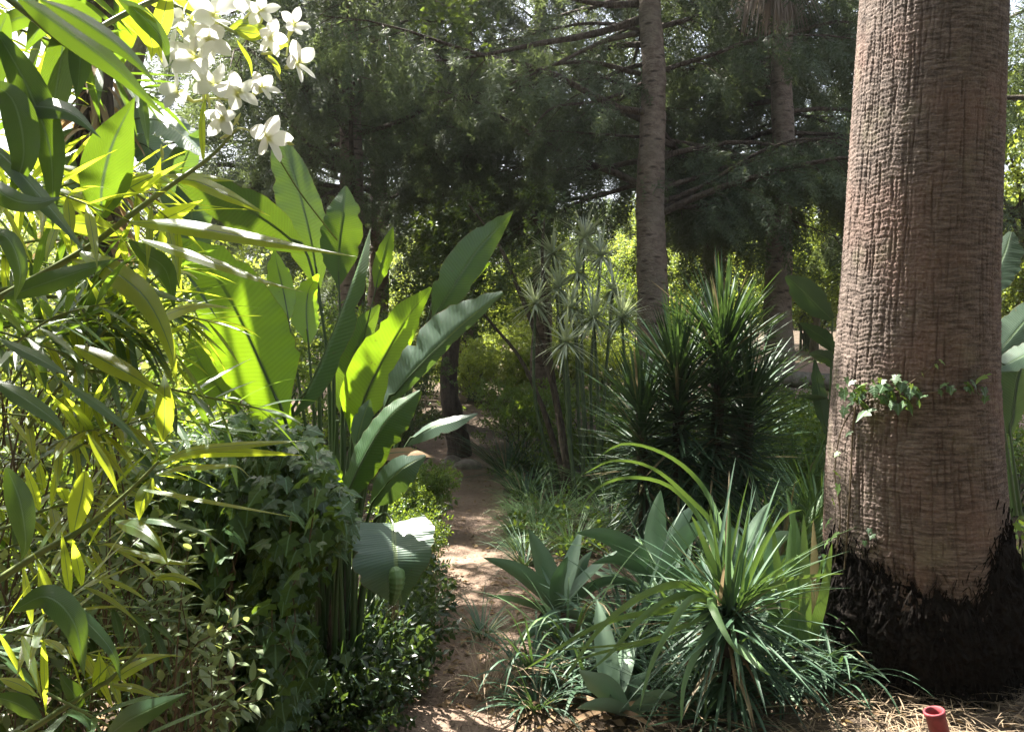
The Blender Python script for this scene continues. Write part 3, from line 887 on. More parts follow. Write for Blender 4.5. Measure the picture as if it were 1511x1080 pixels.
def bush(name, label, cat, px, d, h, w, n, ls, mat, seed, group=None, z=None, stems=8, smat='stalk', rz=0.0):
    x = (px - 755.5) / FPX * d
    loc = np.array([x, d, float(gz(x, d)) if z is None else z])
    key = (seed, h, w, n, ls, mat)
    t = thing(name, label, cat, loc, group)
    if key in BUSH:
        for ch in BUSH[key]:
            c = ch.copy(); COL.objects.link(c); c.parent = t
        t.rotation_euler = (0, 0, rz)
        return t
    st, fo = bush_parts(seed, h, w, n, ls, stems)
    BUSH[key] = (st.build("stem", M[smat], t, org=(0, 0, 0)), fo.build("foliage", M[mat], t, org=(0, 0, 0)))
    t.rotation_euler = (0, 0, rz)
    return t


def broadleaf(seed, H, w, n, ls, zc=0.35, r0=0.1):
    g = np.random.default_rng(seed)
    tr, li, fo = MB(), MB(), MB()
    top = np.array([g.normal(0, .2), g.normal(0, .2), H * 0.7])
    tube(tr, [(0, 0, -.1), top * .45 + g.normal(0, .08, 3), top], [r0, r0 * .75, r0 * .35], 10, 16, wob=0.05)
    ncl = 26; cen = []
    for i in range(ncl):
        a = g.uniform(0, 6.283); z = H * (zc + (1 - zc) * g.random()); f = math.sin(math.pi * np.clip((z / H - zc) / (1 - zc) * .85 + .1, 0, 1)) ** .7
        q = w * f * math.sqrt(g.random()); c = np.array([q * math.cos(a), q * math.sin(a), z]); cen.append(c)
        s = top * g.uniform(.45, .95)
        tube(li, [s, (s + c) / 2 + g.normal(0, .1, 3), c], [r0 * .35, r0 * .2, r0 * .06], 5, 6, cap=False)
    per = n // ncl
    for k, c in enumerate(cen):
        d = norm(g.normal(size=(per, 3))) * (g.random((per, 1)) ** .5); R0 = w * g.uniform(.26, .42)
        D = norm(d + g.normal(0, .6, (per, 3)))
        scatter(fo, SPRIGS[k % 3], c + d * np.array([R0, R0, R0 * .7]), rots(D, g.uniform(0, 6.28, per)), g.uniform(.7, 1.3, per) * ls * 2.4, np.clip(g.normal(.5, .2, per) + g.normal(0, .18), 0, 1))
    return tr, li, fo


TREES = {}


def tree(key, px, d, label, mat, rz=0.0, s=1.0, group="broadleaf trees in the background", spec=None):
    x = (px - 755.5) / FPX * d
    loc = np.array([x, d, float(gz(x, d))])
    t = thing("broadleaf_tree", label, "tree", loc, group)
    if (key, mat) not in TREES:
        p = broadleaf(*spec[key])
        TREES[(key, mat)] = [mb_.build(nm, M[mt], None, org=(0, 0, 0)) for mb_, nm, mt in zip(p, ("trunk", "limbs", "crown"), ('bark_grey', 'bark_dark', mat))]
        for ch in TREES[(key, mat)]: ch.parent = t
    else:
        for ch in TREES[(key, mat)]:
            c = ch.copy(); COL.objects.link(c); c.parent = t
    t.rotation_euler = (0, 0, rz); t.scale = (s,) * 3
    return t


SPEC = {'a': (5, 5.0, 2.2, 2600, 0.085, .22, .12), 'b': (8, 4.2, 1.9, 2400, 0.075, .12, .10), 'c': (12, 6.5, 2.8, 3200, 0.10, .2, .16)}
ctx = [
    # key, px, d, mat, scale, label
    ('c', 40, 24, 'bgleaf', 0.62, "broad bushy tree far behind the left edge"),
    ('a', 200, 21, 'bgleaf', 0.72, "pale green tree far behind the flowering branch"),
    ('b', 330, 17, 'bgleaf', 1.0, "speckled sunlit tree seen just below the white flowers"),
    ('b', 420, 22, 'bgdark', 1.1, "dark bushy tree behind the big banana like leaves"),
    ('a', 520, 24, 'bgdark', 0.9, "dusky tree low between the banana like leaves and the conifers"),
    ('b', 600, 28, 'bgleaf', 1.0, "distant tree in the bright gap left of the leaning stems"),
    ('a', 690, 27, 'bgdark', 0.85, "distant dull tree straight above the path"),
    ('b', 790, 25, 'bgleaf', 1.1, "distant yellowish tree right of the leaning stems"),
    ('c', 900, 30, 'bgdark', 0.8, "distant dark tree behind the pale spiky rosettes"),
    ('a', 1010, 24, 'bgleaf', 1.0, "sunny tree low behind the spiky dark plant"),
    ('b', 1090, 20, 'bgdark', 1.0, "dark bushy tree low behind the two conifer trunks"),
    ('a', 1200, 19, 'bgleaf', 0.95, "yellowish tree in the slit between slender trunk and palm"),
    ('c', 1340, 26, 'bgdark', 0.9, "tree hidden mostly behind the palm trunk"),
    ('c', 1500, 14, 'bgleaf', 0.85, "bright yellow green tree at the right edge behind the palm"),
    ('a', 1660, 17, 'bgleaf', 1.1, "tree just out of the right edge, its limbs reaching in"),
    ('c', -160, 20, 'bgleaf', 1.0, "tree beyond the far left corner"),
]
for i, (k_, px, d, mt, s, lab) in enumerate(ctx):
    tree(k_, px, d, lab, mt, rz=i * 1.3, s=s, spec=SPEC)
def high_tree():  # tree added to dapple the plants below; its crown stays out of view
    g = np.random.default_rng(5)
    b0 = np.array([-3.45, 6.6, 0.0])
    t = thing("shade_tree", "tall thin tree behind the oleander, its unseen crown added to cast dappled shade", "tree", b0)
    mb = MB(); tube(mb, [b0 - [0, 0, .1], b0 + [.05, 0, 2.0], b0 + [.35, 0, 4.2], b0 + [1.2, .1, 6.4]], [.13, .11, .09, .05], 12, 40, wob=.05); mb.build("trunk", M['bark_grey'], t)
    li, fo = MB(), MB()
    for i in range(17):
        c = np.array([-1.55 + g.normal(0, .85), 6.9 + g.normal(0, 1.0), g.uniform(4.9, 7.6)])
        s = b0 + np.array([.9, .1, g.uniform(5.0, 6.2)]); tube(li, [s, (s + c) / 2 + g.normal(0, .12, 3), c], [.04, .025, .006], 5, 8, cap=False)
        d = norm(g.normal(size=(46, 3))) * g.random((46, 1)) ** .5 * g.uniform(.35, .6)
        scatter(fo, SPRIGS[i % 3], c + d, rots(rdir(46)), g.uniform(.18, .28, 46))
    li.build("limbs", M['bark_grey'], t); fo.build("crown", M['bgdark'], t)


high_tree()
# trees added out of view around the viewer to cut the sky light
for i, (x, y, s, lab) in enumerate(((-4.8, -1.8, 1.25, "dense tree standing behind the viewer's left shoulder"), (-1.6, -3.8, 1.3, "unseen tree added straight behind the viewer to dim the sky light"), (2.2, -3.6, 1.3, "dense tree behind the viewer's right shoulder"), (5.6, -1.2, 1.25, "unseen tree added to the right of the viewer to dim the sky light"), (-7.0, 1.2, 1.2, "unseen tree added to the left of the viewer to dim the sky light"))):
    o_ = tree('c', 755, 10, lab, 'bgdark', rz=i * 2.1, s=s, spec=SPEC); o_.location = (x, y, 0)
# far wood closing the view
g = np.random.default_rng(77); fo = MB()
k = 16000
a = g.uniform(-0.95, 0.95, k); q = g.uniform(36, 48, k)
hx = q * np.sin(a); hy = q * np.cos(a); zz_ = gz(hx, hy) + g.random(k) ** 0.8 * (3.4 + 1.3 * np.sin(a * 9) + .8 * np.sin(a * 23 + 1))
D = rdir(k)
scatter(fo, SPRIGS[0], np.stack([hx, hy, zz_], 1), rots(D), g.uniform(.5, .9, k), np.clip(0.5 + .3 * np.sin(a * 31) + g.normal(0, .15, k), 0, 1))
tag(fo.build("far_wood", M['bgdark']), "hazy green belt of far trees closing the view", "wood", kind="stuff")

# ------------------------------------------------------------------ middle distance shrubs
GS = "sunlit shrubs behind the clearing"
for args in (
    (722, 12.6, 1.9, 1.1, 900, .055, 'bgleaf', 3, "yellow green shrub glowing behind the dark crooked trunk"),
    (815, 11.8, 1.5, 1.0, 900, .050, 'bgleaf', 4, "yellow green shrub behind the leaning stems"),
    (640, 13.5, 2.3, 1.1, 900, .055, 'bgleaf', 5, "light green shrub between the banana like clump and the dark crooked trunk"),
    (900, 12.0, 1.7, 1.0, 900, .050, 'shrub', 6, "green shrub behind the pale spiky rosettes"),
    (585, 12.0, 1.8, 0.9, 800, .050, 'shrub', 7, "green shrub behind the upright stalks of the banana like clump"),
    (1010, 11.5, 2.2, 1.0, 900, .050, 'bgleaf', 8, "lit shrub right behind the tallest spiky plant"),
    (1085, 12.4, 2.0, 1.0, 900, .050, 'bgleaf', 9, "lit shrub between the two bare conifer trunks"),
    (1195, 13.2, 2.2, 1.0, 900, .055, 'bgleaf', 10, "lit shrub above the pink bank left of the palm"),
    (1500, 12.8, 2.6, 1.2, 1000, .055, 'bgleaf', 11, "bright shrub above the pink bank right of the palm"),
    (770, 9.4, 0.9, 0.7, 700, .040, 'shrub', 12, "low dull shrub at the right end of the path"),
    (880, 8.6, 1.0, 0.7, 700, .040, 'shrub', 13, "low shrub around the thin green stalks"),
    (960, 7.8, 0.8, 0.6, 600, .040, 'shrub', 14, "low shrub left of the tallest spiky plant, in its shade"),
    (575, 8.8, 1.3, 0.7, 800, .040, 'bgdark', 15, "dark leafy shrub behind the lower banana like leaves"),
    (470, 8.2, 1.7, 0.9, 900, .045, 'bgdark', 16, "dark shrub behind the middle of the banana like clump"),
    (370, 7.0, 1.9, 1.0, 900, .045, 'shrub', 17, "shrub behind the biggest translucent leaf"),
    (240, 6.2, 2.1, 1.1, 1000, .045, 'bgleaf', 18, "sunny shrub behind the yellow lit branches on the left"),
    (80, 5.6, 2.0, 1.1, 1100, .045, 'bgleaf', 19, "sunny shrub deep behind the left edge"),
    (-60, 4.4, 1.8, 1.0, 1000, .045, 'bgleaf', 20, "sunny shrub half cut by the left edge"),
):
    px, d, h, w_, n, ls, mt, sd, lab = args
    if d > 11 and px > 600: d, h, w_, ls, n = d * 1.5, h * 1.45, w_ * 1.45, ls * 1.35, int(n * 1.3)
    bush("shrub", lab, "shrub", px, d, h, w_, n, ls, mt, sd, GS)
for px, d, sd, h, lab in ((560, 14.0, 3, 1.0, "low shrub in a row behind the crooked trunk, leftmost"), (625, 15.5, 4, 1.1, "low shrub left of the crooked trunk's foot"), (700, 14.2, 5, 1.0, "low shrub right of the crooked trunk's foot"), (760, 15.6, 6, 1.1, "low shrub seen between the two leaning stems"),
                          (830, 14.5, 7, 1.0, "low shrub right behind the leaning stems"), (900, 15.4, 8, 1.1, "low shrub left of the tallest bare trunk's foot"), (975, 14.4, 9, 1.0, "low shrub behind the tallest bare trunk's foot"), (1120, 8.4, 12, .9, "low shrub at the foot of the slender pale trunk"),
                          (1175, 7.6, 13, .8, "low green shrub masking the pink bank"), (1150, 9.0, 14, .8, "low green shrub just in front of the long log"), (1500, 6.6, 12, .8, "low green shrub in front of the log, right of the palm"), (1090, 7.4, 13, .9, "low green shrub behind the spiky dark plant's right side")):
    bush("low_shrub", lab, "shrub", px, d, h, h * .95, 900, .05 * (d / 14) ** .5, 'bgleaf' if d > 13 else 'shrub', sd, "low shrubs in the middle distance")
bush("undershrub", "dark dense shrub filling the gaps behind the lower oleander leaves", "shrub", 60, 2.75, 1.25, .62, 1500, .030, "shrub", 51)
bush("undershrub", "dark dense shrub between the lower oleander leaves and the ivy mound", "shrub", 225, 3.0, 1.15, .55, 1300, .030, "shrub", 52)
bush("undershrub", "dark dense shrub at the far left edge under the oleander", "shrub", -120, 2.5, 1.1, .6, 1300, .030, "shrub", 53)
bush("path_shrub", "small sunlit shrub with round leaves on the left edge of the path", "shrub", 618, 6.1, 0.5, 0.30, 900, .022, 'shrub', 31)
bush("path_shrub", "small dim shrub in front of the sunlit one on the left edge of the path", "shrub", 590, 5.0, 0.42, 0.30, 800, .022, 'shrub', 32)

# dark crooked trunk at the end of the path
b0 = P(679, 668, 10.0); b0[2] = float(gz(b0[0], b0[1]))
t = thing("crooked_tree", "dark crooked trunk standing at the far end of the path", "tree", b0)
mb = MB()
tube(mb, [b0 - [0, 0, .1], P(676, 650, 10), P(666, 600, 10), P(662, 560, 10), P(668, 500, 10), P(676, 440, 10.1), P(668, 380, 10.2)], [.17, .145, .12, .105, .10, .09, .05], 12, 50, wob=0.05)
tube(mb, [P(664, 545, 10), P(645, 480, 9.9), P(628, 420, 9.9)], [.06, .045, .02], 8, 16)
mb.build("trunk", M['bark_dark'], t)
fo = MB(); g = np.random.default_rng(41)
for c, r_ in ((P(668, 380, 10.2), .7), (P(628, 420, 9.9), .55), (P(690, 440, 10.3), .5), (P(650, 350, 10.4), .6)):
    d = norm(g.normal(size=(160, 3))) * g.random((160, 1)) ** .5 * r_
    scatter(fo, SPRIGS[0], c + d, rots(rdir(160)), g.uniform(.12, .2, 160))
fo.build("crown", M['bgdark'], t)
# leaning stems
b0 = P(842, 790, 7.4); b0[2] = float(gz(b0[0], b0[1]))
t = thing("leaning_tree", "slim tree with two leaning grey stems right of the path", "tree", b0)
for pts, r_ in (([b0 - [0, 0, .1], P(832, 660, 7.5), P(815, 565, 7.7), P(790, 490, 7.9), P(762, 420, 8.1), P(735, 360, 8.2), P(690, 300, 8.4)], .044),
                ([b0 + [.03, .1, -.1], P(828, 690, 7.7), P(800, 600, 7.9), P(768, 530, 8.1), P(738, 492, 8.2), P(712, 462, 8.3)], .040),
                ([P(818, 575, 7.7), P(806, 480, 7.7), P(800, 380, 7.8), P(803, 320, 7.9)], .03)):
    mb = MB(); tube(mb, pts, np.linspace(r_, .012, len(pts)), 9, 40, wob=0.06); mb.build("stem", M['bark_dark'], t)
fo = MB()
for c, r_ in ((P(690, 300, 8.4), .5), (P(712, 455, 8.3), .4), (P(800, 330, 7.9), .5), (P(760, 410, 8.3), .35)):
    d = norm(g.normal(size=(70, 3))) * g.random((70, 1)) ** .5 * r_
    scatter(fo, SPRIGS[1], c + d, rots(rdir(70)), g.uniform(.08, .14, 70))
fo.build("crown", M['bgdark'], t)

# ------------------------------------------------------------------ tufts and rosettes
def tuft_mb(c, n, L, W, up=0.9, droop=0.7, spread=1.0, prof='blade', r0=0.05, nseg=7, nu=2, fold=.35):
    b = MB()
    a = rng.uniform(0, 6.283, n)
    D = np.stack([np.cos(a) * spread, np.sin(a) * spread, np.full(n, up)], 1) + rng.normal(0, .22, (n, 3))
    B = np.asarray(c) + np.stack([np.cos(a) * r0 * rng.random(n), np.sin(a) * r0 * rng.random(n), np.zeros(n)], 1)
    leaves(b, B, D, L * rng.uniform(.6, 1.15, n), W * rng.uniform(.7, 1.2, n), droop * rng.uniform(.4, 1.5, n), fold, prof, nseg, nu)
    return b


for px, py, n, L_, lab in ((790, 772, 130, .5, "feathery grass right of the path just below the leaning stems"), (790, 800, 130, .5, "feathery grass in front of the leaning stems' foot"), (820, 770, 130, .6, "feathery grass among the thin green stalks"), (764, 762, 120, .3, "feathery low grass fringing the path's right edge halfway along"), (780, 735, 130, .6, "feathery grass behind the fringe, further along the path"),
                        (845, 820, 120, .5, "feathery grass between the stalks and the left agave"), (900, 790, 130, .6, "feathery grass left of the dark spiky plant's foot"), (772, 815, 110, .3, "feathery grass on the path's right edge behind the left agave"), (612, 800, 110, .3, "feathery grass on the path's left edge"), (940, 740, 130, .7, "feathery grass in front of the tallest bare trunk")):
    c = G(px, py); b = tuft_mb(c, n, L_, .0045, up=.9, droop=.9)
    tag(b.build("feathery_grass", M['blade'], org=c), lab, "grass tuft", "feathery grasses along the path")
GT = "grassy tufts along the path"
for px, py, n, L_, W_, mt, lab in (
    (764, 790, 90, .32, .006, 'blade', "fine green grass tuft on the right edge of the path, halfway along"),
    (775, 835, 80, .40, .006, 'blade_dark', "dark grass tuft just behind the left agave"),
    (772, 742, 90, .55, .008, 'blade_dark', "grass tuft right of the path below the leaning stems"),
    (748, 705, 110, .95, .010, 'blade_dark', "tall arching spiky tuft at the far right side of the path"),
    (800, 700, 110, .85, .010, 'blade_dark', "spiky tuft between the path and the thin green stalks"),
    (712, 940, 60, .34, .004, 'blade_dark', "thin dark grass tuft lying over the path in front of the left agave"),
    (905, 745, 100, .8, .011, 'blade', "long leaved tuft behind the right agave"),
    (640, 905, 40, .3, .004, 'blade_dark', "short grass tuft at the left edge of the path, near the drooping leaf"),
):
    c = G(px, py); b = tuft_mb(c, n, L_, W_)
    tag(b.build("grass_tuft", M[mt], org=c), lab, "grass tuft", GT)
c = G(712, 1030)
b = tuft_mb(c, 60, .42, .0028, up=.9, droop=1.2, spread=.9)
tag(b.build("dry_grass_clump", M['straw'], org=c), "clump of pale dry drooping grass at the front of the path", "dry grass")
c = G(735, 1010); b = tuft_mb(c, 34, .34, .0025, up=.6, droop=1.0, spread=1.1)
tag(b.build("dry_grass_clump", M['straw'], org=c), "smaller clump of dry grass right beside the path, lower and flatter", "dry grass")
c = G(492, 1075); b = tuft_mb(c, 60, .62, .006, up=1.3, droop=1.0, spread=.6)
tag(b.build("grass_tuft", M['blade_dark'], org=c), "long drooping dark grass left of the path at the bottom edge", "grass tuft", GT)

# pale spiky heads on thin stalks
b0 = G(860, 792)
t = thing("spiky_rosette_plant", "group of thin green stalks topped with pale spiky rosettes right of the leaning stems", "plant", b0)
for px, py, d, bx in ((815, 375, 7.9, 850), (852, 402, 7.8, 862), (826, 425, 7.7, 842), (888, 378, 8.0, 878), (862, 352, 8.2, 872), (790, 448, 7.6, 828), (842, 455, 7.4, 858), (905, 428, 7.6, 884), (876, 470, 7.2, 880), (835, 505, 7.0, 852), (918, 470, 7.1, 900), (800, 400, 8.3, 836)):
    c = P(px, py, d); f = P(bx, 795, d); f[2] = float(gz(f[0], f[1])) - .03
    mb = MB(); tube(mb, [f, f * .5 + c * .5 + [rng.normal(0, .06), 0, 0], c], [.020, .017, .012], 7, 14)
    st = mb.build("stalk", M['stalk'], t)
    n = 90; b = MB()
    D = rdir(n, -.75, 1)
    leaves(b, np.repeat(c[None], n, 0), D, rng.uniform(.26, .42, n), rng.uniform(.009, .014, n), .35, .3, 'sword', 4, 1)
    b.build("rosette", M['rosette'], t)

# tall dark spiky plant right of centre
b0 = G(1015, 758); b0 = np.array([(1015 - 755.5) / FPX * 5.5, 5.5, 0.0])
t = thing("spiky_yucca", "tall bushy dark spiky plant with stiff sword leaves in front of the bare trunks", "yucca", b0)
for (x0, y0), (x1, y1), n, Lm in (((1005, 760), (1000, 555), 560, .58), ((1045, 760), (1066, 510), 520, .60), ((955, 770), (945, 610), 260, .50), ((1095, 760), (1105, 590), 260, .52)):
    p0, p1 = P(x0, y0, 5.5), P(x1, y1, 5.45); p0[2] = 0
    mb = MB(); tube(mb, [p0, (p0 + p1) / 2, p1], [.05, .045, .035], 8, 10); mb.build("stem", M['bark_dark'], t)
    s = rng.random(n) ** .75; B = p0 + (p1 - p0) * (0.25 + .75 * s[:, None])
    a = rng.uniform(0, 6.283, n)
    el = -0.55 + 1.5 * s ** 1.5 + rng.normal(0, .18, n)
    D = np.stack([np.cos(a) * np.cos(el), np.sin(a) * np.cos(el), np.sin(el)], 1)
    b = MB(); leaves(b, B, D, Lm * rng.uniform(.75, 1.15, n), .0125 * rng.uniform(.8, 1.2, n), .12, .45, 'sword', 4, 2)
    b.build("leaf_head", M['yucca'], t)
    n2 = 60; a = rng.uniform(0, 6.283, n2); el = rng.uniform(.55, 1.5, n2)
    D = np.stack([np.cos(a) * np.cos(el), np.sin(a) * np.cos(el), np.sin(el)], 1)
    b = MB(); leaves(b, np.repeat(p1[None], n2, 0), D, Lm * rng.uniform(.8, 1.25, n2), .015, .15, .45, 'sword', 5, 2)
    b.build("young_leaves", M['blade_dark'], t)
# second spiky head rising above
b0 = np.array([(1090 - 755.5) / FPX * 6.6, 6.6, 0.0])
t = thing("spiky_yucca", "lighter upright spiky plant rising behind the dark one, in front of the slender trunk", "yucca", b0)
p1 = P(1085, 500, 6.6); mb = MB(); tube(mb, [b0, p1], [.05, .04], 8, 10); mb.build("stem", M['bark_dark'], t)
n = 90; a = rng.uniform(0, 6.283, n); el = rng.uniform(-.1, 1.4, n); D = np.stack([np.cos(a) * np.cos(el), np.sin(a) * np.cos(el), np.sin(el)], 1)
b = MB(); leaves(b, p1 + (b0 - p1) * (.25 * rng.random((n, 1))), D, rng.uniform(.45, .72, n), .014, .2, .4, 'sword', 5, 2); b.build("leaf_head", M['blade_dark'], t)

# ------------------------------------------------------------------ agaves
def agave(name, label, base, lv, d, mat='agave', cat="agave", n_extra=6, cpx=None):
    t = thing(name, label, cat, base)
    for pts, w_, ro in lv:
        b = MB(); pleaf(b, pts, w_, roll=ro, fold=.38, prof='agave', n=16, nu=4); b.build("leaf", M[mat], t)
    c = base + np.array([0, .03, .06])
    k = 7; a = rng.uniform(0, 6.283, k); b = MB()
    leaves(b, np.repeat((base + [0, 0, .05])[None], k, 0), np.stack([np.cos(a), np.sin(a), np.full(k, .15)], 1), rng.uniform(.2, .36, k), .022, .7, .5, 'agave', 8, 2); b.build("withered_leaves", M['dryleaf'], t)
    for i in range(n_extra):
        a = rng.uniform(0, 6.283); el = rng.uniform(.35, 1.1)
        b = MB(); leaves(b, c[None], [[math.cos(a) * math.cos(el), abs(math.sin(a)) * math.cos(el), math.sin(el)]], rng.uniform(.3, .5), .055, .2, .4, 'agave', 12, 4); b.build("leaf", M[mat], t)
    return t


agave("agave", "blue green agave with a pale upright rosette beside the path", G(828, 912), [
    ([(826, 905, 4.3), (800, 875, 4.25), (760, 842, 4.2), (712, 822, 4.2)], 17, 35),
    ([(826, 903, 4.35), (812, 860, 4.4), (795, 815, 4.4), (780, 779, 4.4)], 18, 15),
    ([(830, 903, 4.2), (826, 865, 4.05), (832, 835, 3.95), (838, 820, 3.9)], 16, -40),
    ([(836, 903, 4.4), (846, 865, 4.5), (860, 830, 4.5), (874, 812, 4.5)], 13, 20),
    ([(822, 908, 4.2), (785, 895, 4.1), (748, 884, 4.05), (712, 878, 4.0)], 9, 55),
    ([(836, 905, 4.2), (870, 872, 4.15), (905, 858, 4.1), (945, 864, 4.1)], 12, -50),
    ([(828, 908, 4.1), (815, 915, 3.85), (790, 930, 3.7), (765, 950, 3.6)], 14, 40),
    ([(840, 908, 4.1), (870, 915, 3.9), (905, 905, 3.8)], 12, -40)], 4.3)
agave("agave", "blue green agave with broad leaves behind the grassy rosette, taller than its neighbour", G(965, 905), [
    ([(962, 850, 4.3), (930, 815, 4.2), (890, 792, 4.15), (850, 786, 4.1)], 20, 38),
    ([(968, 850, 4.4), (966, 800, 4.45), (970, 755, 4.45), (975, 722, 4.45)], 17, 5),
    ([(960, 855, 4.4), (930, 830, 4.5), (905, 800, 4.55), (884, 778, 4.6)], 15, 25),
    ([(958, 860, 4.2), (935, 840, 4.1), (905, 828, 4.05), (872, 832, 4.0)], 14, 50),
    ([(975, 855, 4.3), (1000, 810, 4.3), (1030, 780, 4.3), (1060, 772, 4.3)], 18, -35),
    ([(975, 855, 4.4), (995, 800, 4.5), (1010, 765, 4.55), (1030, 742, 4.6)], 15, -10),
    ([(972, 862, 4.1), (1005, 850, 4.0), (1040, 850, 3.9), (1075, 868, 3.8)], 14, -50)], 4.3)
agave("agave", "blue green agave with pale crossing leaves between the grassy rosette and the palm", G(1105, 900), [
    ([(1100, 860, 4.2), (1090, 820, 4.2), (1070, 785, 4.2), (1045, 765, 4.2)], 17, 20),
    ([(1104, 860, 4.2), (1125, 820, 4.2), (1150, 795, 4.2), (1175, 785, 4.2)], 17, -25),
    ([(1108, 862, 4.1), (1150, 835, 4.0), (1185, 830, 3.95), (1215, 845, 3.9)], 14, -45),
    ([(1098, 862, 4.1), (1065, 845, 4.0), (1035, 838, 3.95), (1005, 845, 3.9)], 14, 45),
    ([(1102, 860, 4.3), (1110, 800, 4.35), (1125, 760, 4.4), (1140, 738, 4.4)], 14, 0)], 4.2)
agave("agave", "low dark agave half hidden at the bottom under the grassy rosette", G(905, 1058), [
    ([(920, 1050, 3.2), (895, 1020, 3.15), (872, 1002, 3.1), (853, 988, 3.1)], 20, 20),
    ([(925, 1055, 3.2), (900, 1045, 3.1), (875, 1042, 3.05), (850, 1045, 3.0)], 15, 45),
    ([(930, 1050, 3.3), (940, 1015, 3.3), (960, 990, 3.3)], 16, -10),
    ([(935, 1055, 3.2), (970, 1030, 3.1), (1000, 1025, 3.05)], 15, -40)], 3.2, n_extra=3)

# ------------------------------------------------------------------ grassy rosette, iris blades
b0 = G(1075, 1050)
t = thing("grassy_yucca", "big rosette of long narrow arching leaves at the front, left of the palm foot", "yucca", b0)
cc_ = P(1075, 905, 3.25)
mb = MB(); tube(mb, [b0 - [0, 0, .05], cc_], [.05, .04], 8, 8); mb.build("stem", M['bark_dark'], t)
k = 110; s_ = rng.random(k); a = rng.uniform(0, 6.283, k); b = MB()
leaves(b, b0 + (cc_ - b0) * (.15 + .85 * s_[:, None]), np.stack([np.cos(a), np.sin(a), rng.uniform(-.3, .6, k)], 1), rng.uniform(.22, .42, k), .010, 1.1, .4, 'sword', 7, 2); b.build("lower_leaves", M['blade_dark'], t)
k = 12; a = rng.uniform(0, 6.283, k); b = MB()
leaves(b, np.repeat((cc_ - [0, 0, .12])[None], k, 0), np.stack([np.cos(a), np.sin(a), rng.uniform(-.6, .2, k)], 1), rng.uniform(.25, .4, k), .009, 1.4, .5, 'sword', 7, 2); b.build("withered_leaves", M['dryleaf'], t)
n = 150; a = rng.uniform(0, 6.283, n); el = rng.uniform(-.7, 1.3, n)
D = np.stack([np.cos(a) * np.cos(el), np.sin(a) * np.cos(el), np.sin(el)], 1)
b = MB(); leaves(b, cc_ + rng.normal(0, .03, (n, 3)), D, rng.uniform(.36, .66, n), rng.uniform(.007, .012, n), .3, .45, 'sword', 6, 2); b.build("stiff_leaves", M['blade_dark'], t)
for pts, w_, ro in (
    ([(1050, 880, 3.2), (1000, 864, 3.1), (940, 885, 3.0), (880, 935, 2.95), (828, 1012, 2.9)], 9, 40),
    ([(1055, 885, 3.2), (1005, 880, 3.1), (950, 910, 3.0), (905, 960, 2.95), (870, 990, 2.9)], 8, 30),
    ([(1058, 890, 3.2), (1020, 885, 3.0), (985, 935, 2.9), (960, 985, 2.85), (944, 1045, 2.8)], 8, 25),
    ([(1055, 880, 3.2), (1052, 893, 3.0), (1066, 925, 2.9), (1080, 950, 2.85), (1092, 966, 2.85)], 10, 20),
    ([(1085, 950, 3.0), (1105, 968, 2.95), (1122, 984, 2.9), (1137, 996, 2.9)], 7, 20),
    ([(1073, 895, 3.2), (1073, 830, 3.2), (1075, 780, 3.2), (1076, 738, 3.2)], 7, 30),
    ([(1080, 895, 3.2), (1090, 840, 3.2), (1098, 790, 3.2), (1106, 744, 3.2)], 5, 20),
    ([(1070, 890, 3.2), (1050, 830, 3.2), (1030, 780, 3.2), (1020, 760, 3.2)], 8, 10),
    ([(1075, 890, 3.3), (1060, 790, 3.35), (1010, 730, 3.4), (960, 690, 3.4), (905, 680, 3.4), (860, 700, 3.4)], 6, 35),
    ([(1070, 880, 3.3), (1040, 780, 3.4), (990, 720, 3.5), (930, 705, 3.5), (880, 722, 3.5), (845, 770, 3.5)], 6, 40),
    ([(1085, 880, 3.3), (1060, 770, 3.5), (1030, 710, 3.6), (980, 670, 3.6), (920, 655, 3.6), (875, 680, 3.6)], 6, 30),
    ([(1090, 890, 3.2), (1130, 800, 3.2), (1160, 760, 3.2), (1185, 752, 3.2)], 6, -30),
    ([(1090, 900, 3.2), (1150, 860, 3.1), (1200, 850, 3.1), (1245, 846, 3.1)], 6, -40),
    ([(1060, 900, 3.2), (1000, 930, 3.0), (930, 950, 2.9), (800, 960, 2.9)], 5, 50),
    ([(1065, 905, 3.2), (1030, 960, 3.0), (1010, 1010, 2.9), (1005, 1070, 2.85)], 8, 20),
    ([(1050, 900, 3.2), (960, 905, 3.1), (880, 925, 3.05), (770, 990, 3.0)], 7, 35),
    ([(1045, 905, 3.2), (965, 945, 3.1), (880, 965, 3.05), (825, 985, 3.0)], 6, 45),
):
    b = MB(); pleaf(b, pts, w_, roll=ro, fold=.4, prof='blade', n=22, nu=2, r=rng.uniform(.2, .9)); b.build("arching_leaf", M['blade'], t)
b0 = G(1185, 960)
t = thing("iris_clump", "clump of broad upright iris like blades touching the left side of the palm", "iris", b0)
for pts, w_, ro in (([(1168, 950, 3.6), (1166, 850, 3.6), (1172, 738, 3.6)], 10, 20), ([(1188, 950, 3.55), (1188, 860, 3.5), (1186, 756, 3.5)], 9, -15), ([(1200, 950, 3.6), (1202, 860, 3.6), (1200, 765, 3.6)], 9, 30),
                    ([(1178, 950, 3.6), (1150, 850, 3.6), (1140, 770, 3.6)], 8, 10), ([(1195, 950, 3.6), (1215, 880, 3.5), (1228, 800, 3.4)], 8, -20), ([(1160, 950, 3.7), (1130, 870, 3.7), (1118, 790, 3.7)], 8, 20), ([(1175, 950, 3.7), (1180, 830, 3.7), (1160, 720, 3.8)], 9, 5)):
    b = MB(); pleaf(b, pts, w_, roll=ro, fold=.12, prof='sword', n=14, nu=2); b.build("blade", M['blade'], t)
GI = "sunlit grassy clumps behind the palm"
